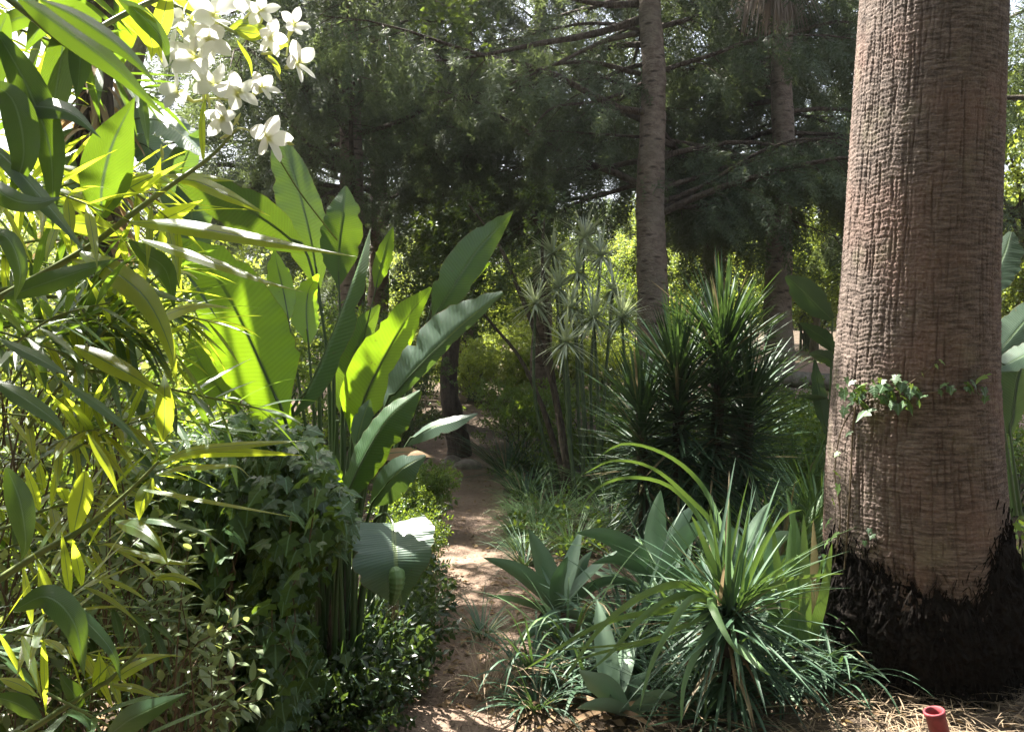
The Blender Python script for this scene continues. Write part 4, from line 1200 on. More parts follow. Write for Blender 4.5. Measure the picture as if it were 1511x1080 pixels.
for px, d, L_, n, lab in ((1150, 5.0, .75, 70, "tall grassy clump with lit tips, right of the dark spiky plant"), (1195, 5.4, .7, 70, "grassy clump with lit tips close to the left edge of the palm"), (1110, 6.0, .6, 60, "grassy clump half hidden by the dark spiky plant"), (1130, 7.2, .95, 120, "tall lit grass behind the dark spiky plant in front of the slender trunk"), (1185, 6.8, .95, 120, "tall lit grass in front of the pink bank"), (1215, 6.0, .8, 110, "lit grass hugging the palm's left edge at mid height"), (1520, 4.6, .55, 70, "grassy clump right of the palm at the photo's edge")):
    c = np.array([(px - 755.5) / FPX * d, d, 0.0]); b = tuft_mb(c, n, L_, .014, up=1.3, droop=.7, spread=.7)
    tag(b.build("grass_clump", M['blade'], org=c), lab, "grass clump", GI)
for px, py, d, n, L_, W_, lab in ((1000, 905, 3.9, 46, .62, .024, "broad strappy clump between the two taller agaves"), (1140, 905, 4.0, 46, .62, .024, "broad strappy clump left of the iris blades"), (1085, 985, 3.5, 46, .5, .020, "broad strappy clump under the grassy rosette"), (930, 960, 3.7, 44, .5, .020, "broad strappy clump between the left agave and the rosette"), (1205, 985, 3.5, 36, .45, .018, "broad strappy clump at the palm roots' left side"), (870, 1010, 3.4, 36, .42, .016, "broad strappy clump low in front, nearest the path")):
    c = G(px, py); b = tuft_mb(c, n, L_, W_, up=.85, droop=.8, prof='sword', nseg=9, fold=.25)
    tag(b.build("strap_leaf_plant", M['agave' if px != 870 else 'blade_dark'], org=c), lab, "strap leaf plant", "broad strap leaved plants")
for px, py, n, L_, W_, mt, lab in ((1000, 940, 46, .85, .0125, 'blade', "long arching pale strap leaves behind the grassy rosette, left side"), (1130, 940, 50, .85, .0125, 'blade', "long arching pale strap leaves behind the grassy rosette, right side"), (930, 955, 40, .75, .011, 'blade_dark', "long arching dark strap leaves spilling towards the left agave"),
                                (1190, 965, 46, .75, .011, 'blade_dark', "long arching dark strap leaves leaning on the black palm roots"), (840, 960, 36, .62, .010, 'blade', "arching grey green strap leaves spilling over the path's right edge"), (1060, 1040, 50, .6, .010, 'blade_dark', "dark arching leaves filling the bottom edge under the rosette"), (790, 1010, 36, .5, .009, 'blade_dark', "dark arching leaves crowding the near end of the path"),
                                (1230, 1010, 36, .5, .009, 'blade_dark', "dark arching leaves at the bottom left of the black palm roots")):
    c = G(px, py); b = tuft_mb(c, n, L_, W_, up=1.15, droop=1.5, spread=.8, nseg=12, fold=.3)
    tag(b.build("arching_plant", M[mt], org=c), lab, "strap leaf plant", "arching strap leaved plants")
GF = "grassy clumps around the big rosette"
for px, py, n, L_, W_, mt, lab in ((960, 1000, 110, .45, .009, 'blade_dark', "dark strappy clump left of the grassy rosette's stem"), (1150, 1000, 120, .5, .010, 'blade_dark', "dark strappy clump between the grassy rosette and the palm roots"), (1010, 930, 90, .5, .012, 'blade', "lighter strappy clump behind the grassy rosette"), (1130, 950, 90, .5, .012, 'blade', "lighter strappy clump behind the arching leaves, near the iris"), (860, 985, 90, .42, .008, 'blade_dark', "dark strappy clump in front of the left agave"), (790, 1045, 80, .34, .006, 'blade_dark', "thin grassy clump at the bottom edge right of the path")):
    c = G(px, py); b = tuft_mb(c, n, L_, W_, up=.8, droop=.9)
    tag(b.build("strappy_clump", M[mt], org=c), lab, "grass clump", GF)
c = G(1040, 1062); b = tuft_mb(c + [0, 0, .03], 70, .42, .008, up=.45, droop=.2, spread=1.0, prof='sword')
tag(b.build("low_spiky_rosette", M['blade_dark'], org=c), "low dark spiky rosette at the bottom edge under the arching leaves", "rosette")
rng = np.random.default_rng(202)
# ------------------------------------------------------------------ bird of paradise clump
def big_leaf(t, pts, w, wr=None, roll=0, fold=.15, mat='strelitzia', pet=None, r=None, ripple=0.03, notch=0.4, n=26, nu=8, rk=9.0, prad=.012, name="leaf"):
    b = MB(); C = pleaf(b, pts, w, roll=roll, fold=fold, prof='banana', n=n, nu=nu, wr=wr, ripple=ripple, notch=notch, r=r, rk=rk)
    lf = b.build(name, M[mat], t)
    q = MB()
    pp = [C[0]] if pet is None else [P(*p) for p in pet] + [C[0]]
    k0 = len(pp)
    pp = pp + [C[i] - norm(C[i] - CAM) * -0.004 for i in range(3, n - 3, 4)]
    tube(q, pp, np.concatenate([np.full(k0, prad), np.linspace(prad * .8, .0025, len(pp) - k0)]), 7, 40)
    pe = q.build("petiole", M['petiole'], lf)
    return lf


b0 = G(500, 1030)
t = thing("bird_of_paradise_clump", "large clump of broad banana like leaves left of the path, some glowing yellow green", "giant plant", b0)
bs = lambda dx=0, d=3.3: (500 + dx, 1030, d)
big_leaf(t, [(420, 618, 3.0), (389, 546, 3.0), (344, 449, 3.0), (310, 398, 2.98), (262, 352, 2.95)], [6, 38, 55, 60, 52, 44, 30, 2], [6, 30, 62, 64, 56, 48, 36, 2], roll=-8, fold=.12, pet=[bs(-30), (465, 800, 3.2)], r=.6, ripple=.05)
big_leaf(t, [(432, 612, 2.9), (462, 560, 2.9), (500, 470, 2.92), (525, 400, 2.95), (546, 338, 3.0)], [4, 30, 32, 28, 22, 12, 1], [4, 26, 30, 30, 24, 14, 1], roll=62, fold=.55, pet=[bs(-20), (470, 800, 3.1)], r=.1, mat='strelitzia_shade')
big_leaf(t, [(452, 372, 3.5), (400, 330, 3.5), (330, 290, 3.5), (243, 252, 3.5)], [4, 34, 44, 38, 24, 2], [3, 22, 28, 24, 14, 1], roll=10, pet=[bs(0, 3.5), (490, 700, 3.5), (480, 500, 3.5)], r=.4, ripple=.06, mat='strelitzia_shade')
big_leaf(t, [(470, 425, 3.8), (458, 350, 3.8), (436, 265, 3.85), (408, 185, 3.9)], [4, 32, 38, 34, 24, 2], [4, 28, 34, 30, 20, 2], roll=-25, mat='strelitzia_shade', pet=[bs(5, 3.8), (500, 700, 3.8)], r=.5, ripple=.05)
big_leaf(t, [(500, 420, 3.7), (500, 370, 3.7), (505, 320, 3.7), (510, 275, 3.75)], [3, 26, 32, 26, 2], roll=15, pet=[bs(10, 3.7), (508, 640, 3.7)], r=.7, mat='strelitzia_shade')
big_leaf(t, [(425, 470, 3.25), (418, 430, 3.3), (410, 395, 3.3), (405, 370, 3.3)], [4, 18, 22, 18, 2], roll=-30, pet=[bs(-10, 3.4), (460, 700, 3.3)], r=.95, notch=1.5)
big_leaf(t, [(455, 505, 3.3), (452, 465, 3.35), (455, 430, 3.4), (470, 405, 3.4)], [4, 22, 26, 18, 2], roll=-30, pet=[bs(-5, 3.4), (470, 700, 3.3)], r=.98, notch=1.5)
big_leaf(t, [(640, 470, 3.7), (665, 430, 3.7), (700, 375, 3.75), (735, 335, 3.8), (757, 312, 3.8)], [4, 30, 34, 30, 20, 1], [3, 20, 26, 22, 14, 1], roll=12, pet=[bs(30, 3.6), (570, 740, 3.6), (605, 560, 3.65)], r=.15, mat='strelitzia_shade')
big_leaf(t, [(520, 640, 3.4), (545, 570, 3.4), (590, 485, 3.45), (636, 424, 3.5)], [4, 36, 40, 34, 22, 2], [4, 30, 36, 30, 20, 2], roll=-12, pet=[bs(10), (508, 760, 3.35)], r=.7, ripple=.05)
big_leaf(t, [(510, 620, 3.55), (512, 560, 3.6), (530, 500, 3.6), (560, 450, 3.65)], [3, 24, 28, 22, 2], roll=-15, pet=[bs(8, 3.5), (506, 740, 3.5)], r=.8, mat='strelitzia_shade')
big_leaf(t, [(568, 600, 3.15), (610, 550, 3.1), (665, 495, 3.05), (705, 460, 3.02), (742, 432, 3.0)], [6, 34, 44, 50, 44, 32, 4], [4, 12, 14, 14, 12, 9, 2], roll=20, fold=.3, mat='strelitzia_blue', pet=[bs(20, 3.2), (530, 760, 3.2)], r=.5, ripple=.10, notch=2, rk=7)
big_leaf(t, [(505, 745, 3.0), (540, 670, 3.0), (575, 615, 3.0), (620, 576, 3.02)], [6, 26, 30, 26, 20, 2], [6, 22, 30, 34, 30, 4], roll=30, fold=.35, pet=[bs(10, 3.1), (502, 850, 3.05)], r=.35, ripple=.08, mat='strelitzia_shade')
big_leaf(t, [(525, 660, 3.3), (532, 630, 3.3), (540, 605, 3.3), (546, 590, 3.3)], [4, 16, 18, 14, 2], roll=30, mat='strelitzia_blue', pet=[bs(5), (515, 780, 3.3)], r=.6)
big_leaf(t, [(600, 655, 3.5), (630, 634, 3.45), (665, 622, 3.4), (705, 610, 3.4)], [3, 10, 13, 10, 1], [4, 14, 18, 14, 1], roll=38, fold=.25, mat='strelitzia_blue', pet=[bs(30, 3.5), (560, 760, 3.5)], r=.4)
big_leaf(t, [(555, 672, 3.3), (585, 668, 3.25), (612, 668, 3.2), (640, 674, 3.2)], [3, 12, 13, 8, 1], roll=45, mat='dryleaf', pet=[bs(15), (530, 780, 3.3)], r=.5, name="withered_leaf")
big_leaf(t, [(548, 745, 3.2), (570, 715, 3.15), (595, 690, 3.1), (628, 672, 3.1)], [4, 22, 26, 20, 2], [4, 26, 30, 26, 2], roll=25, mat='strelitzia_blue', pet=[bs(15), (525, 850, 3.25)], r=.3)
lf = big_leaf(t, [(580, 772, 2.95), (582, 800, 2.88), (586, 840, 2.82), (594, 893, 2.85)], [46, 60, 58, 44, 20, 2], [58, 66, 66, 58, 34, 2], roll=0, fold=-.22, mat='strelitzia_blue', pet=[bs(20, 3.2), (545, 800, 3.2), (566, 758, 3.05)], r=.15, ripple=.03)
big_leaf(t, [(500, 815, 2.9), (505, 795, 2.85), (500, 778, 2.85), (470, 765, 2.9)], [4, 20, 24, 18, 2], roll=45, pet=[bs(-10, 3.1), (496, 880, 3.0)], r=.05)
big_leaf(t, [(555, 424, 3.6), (560, 400, 3.6), (568, 370, 3.6), (580, 335, 3.6)], [3, 12, 14, 10, 1], roll=20, pet=[bs(12, 3.6), (512, 740, 3.6), (530, 540, 3.6)], r=.55, prad=.007)
big_leaf(t, [(350, 610, 3.6), (325, 575, 3.6), (300, 545, 3.6), (280, 500, 3.6)], [4, 28, 34, 26, 2], roll=20, pet=[bs(-40, 3.6), (420, 780, 3.6)], r=.1)
big_leaf(t, [(405, 660, 3.4), (400, 625, 3.4), (395, 590, 3.4), (392, 560, 3.4)], [6, 34, 36, 26, 2], roll=25, pet=[bs(-30, 3.5), (440, 780, 3.5)], r=.2)
big_leaf(t, [(488, 745, 3.1), (492, 715, 3.1), (490, 690, 3.1), (480, 660, 3.1)], [3, 14, 16, 12, 1], roll=-20, pet=[bs(-6, 3.2), (492, 850, 3.15)], r=.9)
big_leaf(t, [(640, 440, 3.9), (665, 420, 3.9), (700, 398, 3.9), (724, 388, 3.9)], [3, 18, 22, 14, 1], roll=-20, pet=[bs(30, 3.8), (575, 700, 3.8)], r=.5)
# bare stalks of the clump
mb = MB()
for x0, x1, y1, d in ((486, 470, 560, 3.3), (496, 492, 520, 3.35), (506, 505, 600, 3.4), (478, 498, 620, 3.3), (510, 520, 640, 3.35), (470, 480, 700, 3.2), (520, 528, 700, 3.2)):
    tube(mb, [P(x0, 1040, d), P((x0 + x1) / 2, 800, d), P(x1, y1, d)], [.016, .013, .008], 7, 14)
mb.build("stalks", M['petiole'], t)
mb = MB(); k = 24
B = P(500, 1030, 3.3) + rng.normal(0, .07, (k, 3)) * [1, 1, 0]; B[:, 2] = 0
leaves(mb, B, norm(np.stack([rng.normal(0, .12, k), rng.normal(0, .12, k), np.ones(k)], 1)), rng.uniform(.3, .8, k), .012, .2, .3, 'sword', 5, 2); mb.build("dry_sheaths", M['bark_dark'], t)
# rolled withered bloom in front of the drooping leaf
b0 = P(585, 850, 2.76)
t = thing("rolled_flower_bract", "rolled pale green bract with dry threads hanging in front of the drooping leaf", "bract", b0)
mb = MB(); q = [P(580, 842, 2.77), P(585, 848, 2.74), P(585, 862, 2.73), P(582, 876, 2.73), P(578, 890, 2.74)]
tube(mb, q, [.012, .030, .027, .019, .011], 14, 30)
V, A, Q_, T_ = mb.data(); mb = MB(); V = V + norm(V - np.mean(V, 0)) * (0.0025 * np.sin(A[:, 1:2] * 420)); mb.add(V, A, Q_, T_)
mb.build("bract", M['blade'], t)
mb = MB(); k = 40; c = P(579, 890, 2.74)
leaves(mb, c + rng.normal(0, .008, (k, 3)), norm(rng.normal(0, .45, (k, 3)) + [0, 0, -1]), rng.uniform(.04, .10, k), .0012, .5, .1, 'sword', 5, 1); mb.build("threads", M['straw'], t)

# older clump with a trunk, top left
b0 = np.array([(140 - 755.5) / FPX * 4.6, 4.6, 0.0])
t = thing("old_bird_of_paradise", "old banana like plant with a dark shaggy trunk and drooping grey leaves at upper left", "giant plant", b0)
mb = MB(); tube(mb, [b0, P(142, 420, 4.6), P(138, 250, 4.6), P(140, 100, 4.6), P(146, -60, 4.6)], [.10, .095, .10, .10, .09], 12, 40, wob=.06); mb.build("trunk", M['bark_dark'], t)
top = P(140, 190, 4.6)
for pts, w_, ro, mt, r_ in (
    ([(165, 190, 4.6), (205, 175, 4.5), (250, 185, 4.4), (300, 230, 4.3)], [4, 22, 28, 24, 3], 40, 'strelitzia_blue', .7),
    ([(170, 210, 4.6), (215, 215, 4.6), (240, 250, 4.6), (245, 300, 4.6)], [4, 20, 26, 24, 3], 30, 'strelitzia_blue', .9),
    ([(258, 330, 4.4), (262, 270, 4.4), (280, 220, 4.4), (297, 190, 4.4)], [4, 20, 22, 16, 1], -15, 'strelitzia_blue', .8),
    ([(290, 400, 4.4), (285, 340, 4.4), (280, 290, 4.4), (285, 250, 4.4)], [4, 24, 28, 20, 2], 10, 'strelitzia_blue', .5),
    ([(120, 190, 4.6), (95, 220, 4.5), (90, 280, 4.4), (100, 340, 4.4)], [4, 18, 24, 20, 2], 10, 'strelitzia_blue', .4),
    ([(140, 150, 4.6), (150, 60, 4.6), (180, -40, 4.6), (220, -120, 4.6)], [4, 30, 40, 36, 3], 15, 'strelitzia', .5),
    ([(135, 150, 4.6), (110, 60, 4.7), (70, -40, 4.7), (10, -100, 4.7)], [4, 30, 40, 36, 3], -15, 'strelitzia', .6)):
    big_leaf(t, pts, w_, roll=ro, mat=mt, r=r_, ripple=.12, notch=1.2, pet=[tuple(x) for x in [(140, 260, 4.6)]])
crown_ = P(146, -60, 4.6)
for i in range(8):  # crown leaves added above the view to shade the clump
    a = 1.2 + i * .5 + rng.normal(0, .1); el = rng.uniform(.25, 1.0); L_ = rng.uniform(.9, 1.3)
    d0 = np.array([math.cos(a) * math.cos(el), math.sin(a) * math.cos(el), math.sin(el)])
    p0 = crown_ + d0 * .75
    b = MB(); C = leaves(b, p0[None], d0[None], L_, .24, .75, .2, 'banana', 20, 8, roll=rng.uniform(-.5, .5), r=rng.random(1)); lf = b.build("leaf", M['strelitzia'], t)
    q = MB(); tube(q, [crown_ + rng.normal(0, .04, 3), p0] + [C[0][j] for j in (5, 10, 15, 19)], [.022, .017, .012, .008, .005, .003], 7, 24); q.build("petiole", M['petiole'], lf)
b = MB(); C = catmull(np.array([[-2.25, 4.35, 3.8], [-1.95, 4.0, 3.78], [-1.62, 3.62, 3.66], [-1.35, 3.3, 3.45]]), 20)  # unseen leaf placed so its shadow crosses the big translucent leaf
p0 = C[0] + [.14, 0, 0]; b = MB(); C = leaves(b, p0[None], (C[10] - C[0])[None], 1.35, .15, .35, .15, 'banana', 20, 8, r=np.array([.4])); lf = b.build("leaf", M['strelitzia'], t)
q = MB(); tube(q, [crown_, p0] + [C[0][j] for j in (5, 10, 15, 19)], [.022, .017, .012, .008, .005, .003], 7, 24); q.build("petiole", M['petiole'], lf)
mb = MB(); k = 110; a = rng.uniform(0, 6.283, k); z = rng.uniform(-.5, .65, k)
leaves(mb, top + np.stack([.08 * np.cos(a), .08 * np.sin(a), -z], 1), norm(np.stack([np.cos(a), np.sin(a), -.6 + 0 * a], 1) + rng.normal(0, .3, (k, 3))), rng.uniform(.2, .5, k), .022, 1.1, .4, 'sword', 7, 2)
mb.build("dry_leaf_skirt", M['dryleaf'], t)

# broad leaves either side of the palm
def side_clump(label, base, lv):
    t = thing("bird_of_paradise_plant", label, "broad leaved plant", base)
    for pts, w_, ro, r_ in lv:
        p0 = pts[0]
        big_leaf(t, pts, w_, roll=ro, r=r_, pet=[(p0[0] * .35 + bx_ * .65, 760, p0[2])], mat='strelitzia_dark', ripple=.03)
bx_ = 1515
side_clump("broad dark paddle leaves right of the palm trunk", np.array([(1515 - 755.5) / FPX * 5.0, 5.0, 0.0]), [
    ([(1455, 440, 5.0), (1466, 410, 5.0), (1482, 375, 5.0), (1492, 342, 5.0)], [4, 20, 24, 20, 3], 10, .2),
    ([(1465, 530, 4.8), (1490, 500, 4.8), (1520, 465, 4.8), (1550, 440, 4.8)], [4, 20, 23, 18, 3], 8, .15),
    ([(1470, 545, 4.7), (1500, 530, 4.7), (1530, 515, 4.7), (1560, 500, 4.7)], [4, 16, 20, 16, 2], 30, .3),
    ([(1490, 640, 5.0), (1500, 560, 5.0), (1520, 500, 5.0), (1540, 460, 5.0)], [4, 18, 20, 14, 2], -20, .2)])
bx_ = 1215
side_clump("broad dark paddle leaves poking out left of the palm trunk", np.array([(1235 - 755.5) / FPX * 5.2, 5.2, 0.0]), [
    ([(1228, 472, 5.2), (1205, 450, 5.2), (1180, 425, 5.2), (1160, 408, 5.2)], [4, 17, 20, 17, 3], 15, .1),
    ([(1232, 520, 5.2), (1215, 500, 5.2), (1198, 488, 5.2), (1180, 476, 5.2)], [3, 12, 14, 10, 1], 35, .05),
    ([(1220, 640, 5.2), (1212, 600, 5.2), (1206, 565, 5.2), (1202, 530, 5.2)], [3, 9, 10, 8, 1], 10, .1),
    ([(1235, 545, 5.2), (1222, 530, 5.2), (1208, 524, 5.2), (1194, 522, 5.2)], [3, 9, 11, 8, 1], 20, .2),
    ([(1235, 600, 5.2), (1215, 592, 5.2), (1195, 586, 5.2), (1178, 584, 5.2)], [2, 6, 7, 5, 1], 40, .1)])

# ------------------------------------------------------------------ ivy
b0 = np.array([(350 - 755.5) / FPX * 2.4, 2.4, 0.0])
t = thing("ivy_mound", "dense dark ivy mound in front of the banana like clump", "ivy", b0)
k = 10500
px = rng.uniform(190, 520, k); d = 1.95 + .85 * rng.random(k) ** .6
ytop = np.interp(px, [190, 240, 300, 360, 430, 480, 520], [720, 672, 640, 618, 640, 668, 745])
fy = rng.random(k) ** 1.05; py = ytop + fy * (1130 - ytop) + rng.normal(0, 8, k)
edge = 498 + 22 * np.sin(py / 37.0) + 14 * np.sin(py / 13.0 + d * 9) - 60 * sstep(760, 950, py)
clump = np.sin(px / 21.0 + 1.3 * np.sin(py / 40.0)) * np.sin(py / 33.0 + 2) + .5 * np.sin(px / 9.0 + py / 14.0)
front = d < 2.35
keep = (px < edge + rng.normal(0, 16, k)) & (rng.random(k) < np.where(front, np.clip(1.0 - sstep(740, 860, py) * (.85 - .45 * clump), .03, 1), 1.0))
px, py, d = px[keep], py[keep], d[keep]; k = len(px)
pos = np.array([P(a, b, c) for a, b, c in zip(px, py, d)])
top_f = sstep(.12, 0, fy[keep])[:, None]
D = norm(np.stack([rng.normal(0, .5, k), -.35 + rng.normal(0, .35, k), -.75 + rng.normal(0, .3, k)], 1) + top_f * np.array([0, 0, .7]))
fo = MB(); scatter(fo, IVY, pos, rots(D, rng.normal(0, .45, k)), rng.uniform(.034, .062, k), rng.random(k)); fo.build("foliage", M['ivy'], t)
mb = MB()
for i in range(6):
    x = rng.uniform(230, 400); dd = rng.uniform(2.1, 2.7)
    tube(mb, [P(x, 1120, dd), P(x + rng.normal(0, 18), 900, dd), P(x + rng.normal(0, 25), 760, dd), P(x + rng.normal(0, 30), 690, dd)], [.007, .006, .004, .002], 5, 20)
mb.build("stems", M['ivy_stem'], t)
# light trailing shoots on the front
fo = MB(); mb = MB()
for x, y0, y1 in ((335, 890, 960), (420, 760, 1000), (345, 790, 900), (440, 880, 1010), (390, 900, 1000), (305, 770, 850), (460, 720, 800)):
    m_ = int((y1 - y0) / 22); yy_ = np.linspace(y0, y1, m_); xx = x + np.cumsum(rng.normal(0, 8, m_)); dd = np.full(m_, 1.9)
    pp = np.array([P(a, b, c) for a, b, c in zip(xx, yy_, dd)])
    tube(mb, pp, .0018, 4, cap=False)
    scatter(fo, IVY, pp + rng.normal(0, .006, pp.shape), rots(norm(np.stack([rng.normal(0, .6, m_), -.4 + 0 * yy_, -.7 + 0 * yy_], 1)), rng.normal(0, .4, m_)), rng.uniform(.045, .065, m_), rng.random(m_))
sh = mb.build("trailing_shoot", M['ivy_stem'], t); fo.build("young_leaves", M['ivy'], sh, org=b0)

pb_, pn_ = palm_surf(1285, 595)
t = thing("ivy_vine", "thin ivy vine creeping across the palm bark at chest height", "ivy", pb_)
fo, fl, mb = MB(), MB(), MB()


def vine(pix, r_=.003):
    tube(mb, [palm_surf(x, y, .012)[0] for x, y in pix], r_, 5, 40)


vine([(1232, 830), (1240, 760), (1232, 700), (1240, 640), (1262, 600), (1290, 585), (1330, 578), (1370, 580), (1410, 572), (1445, 565), (1464, 566)])
vine([(1290, 585), (1320, 580), (1350, 560), (1372, 545), (1388, 533)], .002)
vine([(1262, 600), (1258, 640), (1256, 690), (1252, 760), (1246, 840)], .004)
lv = [(1272, 600, .075, 0), (1300, 590, .07, 0), (1285, 612, .085, 0), (1262, 588, .05, 0), (1250, 606, .05, 0), (1312, 578, .05, 0), (1325, 572, .045, 0), (1338, 575, .045, 0), (1352, 580, .035, 0), (1318, 596, .04, 0), (1365, 586, .03, 0), (1345, 570, .03, 1),
      (1290, 565, .04, 1), (1300, 562, .035, 1), (1278, 570, .04, 1), (1262, 565, .035, 0), (1400, 575, .04, 0), (1424, 570, .05, 0), (1432, 566, .04, 0), (1450, 560, .065, 1), (1386, 534, .03, 1), (1380, 540, .022, 1), (1360, 552, .022, 0), (1258, 640, .035, 0), (1252, 560, .03, 0),
      (1240, 670, .03, 1), (1236, 700, .045, 1), (1240, 720, .05, 1), (1232, 740, .045, 1), (1228, 770, .05, 1), (1238, 790, .05, 1), (1226, 800, .05, 1), (1222, 830, .08, 0), (1214, 850, .08, 0), (1290, 790, .03, 0), (1278, 800, .025, 0), (1285, 782, .025, 0), (1246, 580, .03, 0), (1240, 570, .03, 0)] + [(x_, np.interp(x_, [1240, 1290, 1370, 1460], [590, 582, 582, 568]) + rng.normal(0, 11), rng.uniform(.025, .06), 0) for x_ in rng.uniform(1240, 1360, 34)] + [(x_, 574 + rng.normal(0, 5), rng.uniform(.02, .04), 0) for x_ in rng.uniform(1360, 1462, 10)]
for x, y, s, li in lv:
    p, n_ = palm_surf(x, y, .02)
    D = norm(np.array([[rng.normal(0, .5), n_[1] * .35, -.8 + rng.normal(0, .25)]]))
    scatter(fl if li else fo, IVY, (p + n_ * .012)[None] + np.array([[0, 0, s * .3]]), rots(D, np.array([rng.normal(0, .25)])), s, rng.random(1))
mb.build("stem", M['ivy_stem'], t); fo.build("leaves", M['ivy'], t); fl.build("young_leaves", M['ivy_light'], t)

# ------------------------------------------------------------------ oleander, left foreground
def oleander_shoot(t, base, d, L_, nw, ll, lw, sag=.4, tone=None, per=3):
    """one branch: woody stem (part) with its leaves (sub-part)"""
    base = np.asarray(base, float); d = norm(d)
    pts = [base]; dd = d
    for i in range(6):
        dd = norm(dd + np.array([0, 0, -sag / 6]) + rng.normal(0, .05, 3)); pts.append(pts[-1] + dd * L_ / 6)
    mb = MB(); tube(mb, pts, np.linspace(.0045, .0020, 7) * (.5 if L_ < .25 else .8), 6, 18)
    br = mb.build("branch", M['oleander_stem'], t)
    C = catmull(np.array(pts), 60); T_ = norm(np.gradient(C, axis=0))
    B, D = [], []
    for i in range(nw):
        q = int(8 + 50 * (i + .5) / nw); a0 = rng.uniform(0, 6.28)
        tx = T_[q]; s1 = norm(np.cross(tx, [0.2, 0.3, 1])); s2 = np.cross(s1, tx)
        for j in range(per):
            a = a0 + j * 6.283 / per + rng.normal(0, .2); op = rng.uniform(.75, 1.25) * (1.15 - .5 * i / nw)
            B.append(C[q]); D.append(tx * math.cos(op) + (s1 * math.cos(a) + s2 * math.sin(a)) * math.sin(op))
    k = len(B); b = MB()
    leaves(b, np.array(B), np.array(D), ll * rng.uniform(.65, 1.15, k), lw * rng.uniform(.8, 1.15, k), rng.uniform(.05, .55, k), rng.uniform(.05, .3, k), 'lance', 9, 4)
    b.build("foliage", M['oleander' if rng.random() < .5 else 'oleander_shade'], br, org=ORG[t.name])
    return br


def pstem(t, pts, r_):
    mb = MB(); tube(mb, [P(*p) for p in pts], r_, 8, 30); return mb.build("branch", M['oleander_stem'], t)


b0 = np.array([-1.5, 1.5, 0.0])
t = thing("oleander_bush", "flowering oleander with white blossoms and long leaves filling the upper left foreground", "oleander", b0)
bm_ = MB()
br = pstem(t, [(-60, 470, 1.15), (20, 428, 1.15), (130, 365, 1.15), (200, 312, 1.15), (250, 275, 1.17), (310, 232, 1.2), (350, 190, 1.2)], [.006, .0055, .005, .0045, .004, .003, .002])
b = MB()
for pts, w_, ro, fo_, r_ in (
    ([(152, 322, 1.15), (150, 280, 1.13), (165, 215, 1.11), (200, 142, 1.1)], 37, 12, .18, .35),
    ([(190, 328, 1.1), (260, 332, 1.05), (340, 345, 1.02), (430, 362, 1.0), (530, 380, 1.0)], 15, 25, .3, .6),
    ([(205, 352, 1.12), (260, 368, 1.08), (330, 392, 1.05), (400, 418, 1.03), (452, 432, 1.03)], 11, 30, .35, .7),
    ([(118, 372, 1.12), (160, 395, 1.08), (215, 440, 1.05), (250, 510, 1.04), (262, 578, 1.05)], 21, 10, .25, .45),
    ([(190, 355, 1.18), (215, 375, 1.18), (245, 400, 1.17), (258, 460, 1.17)], 16, -15, .2, .3),
    ([(150, 395, 1.2), (205, 420, 1.15), (260, 440, 1.12), (305, 446, 1.1)], 9, 50, .3, .3),
    ([(222, 475, 1.2), (262, 458, 1.15), (300, 450, 1.12), (348, 456, 1.1)], 12, 55, .3, .8),
    ([(100, 380, 1.15), (180, 400, 1.12), (220, 425, 1.1)], 9, 40, .3, .9),
    ([(250, 270, 1.2), (225, 262, 1.2), (190, 278, 1.2), (150, 300, 1.2)], 14, -30, .2, .9),
    ([(180, 300, 1.2), (120, 295, 1.2), (70, 275, 1.2)], 17, -25, .2, .95),
    ([(190, 290, 1.22), (130, 262, 1.2), (65, 240, 1.2)], 14, -20, .2, .9),
    ([(220, 330, 1.2), (255, 318, 1.2), (300, 295, 1.2)], 13, -40, .2, .9),
    ([(180, 345, 1.2), (120, 330, 1.2), (60, 335, 1.2)], 15, -20, .2, .85),
    ([(250, 265, 1.2), (290, 268, 1.2), (340, 290, 1.18), (400, 320, 1.18)], 12, 30, .2, .7),
    ([(240, 260, 1.25), (300, 262, 1.25), (350, 268, 1.25)], 8, 30, .2, .8),
    ([(235, 282, 1.2), (232, 255, 1.2), (238, 230, 1.2)], 6, 20, .2, .7),
    ([(300, 240, 1.2), (298, 180, 1.2), (306, 125, 1.2)], 5, 20, .2, .6),
):
    pleaf(b if r_ > .42 else bm_, pts, w_ * .88, roll=ro + rng.uniform(-8, 8), fold=fo_, prof='lance', n=18, nu=6, r=r_, ripple=rng.uniform(0, .12), rk=rng.uniform(1, 3))  # leaves meant as shaded go to the darker copy, lit ones stay bright
b.build("young_leaves", M['oleander'], br, org=b0)
bm_.build("shade_toned_leaves", M['oleander_shade'], br, org=b0)
bm_ = MB()
br2 = pstem(t, [(-60, -60, 1.05), (40, 20, 1.05), (110, 70, 1.05), (150, 40, 1.1), (230, 0, 1.15), (300, -20, 1.2)], [.006, .005, .005, .004, .004, .003])
b = MB()
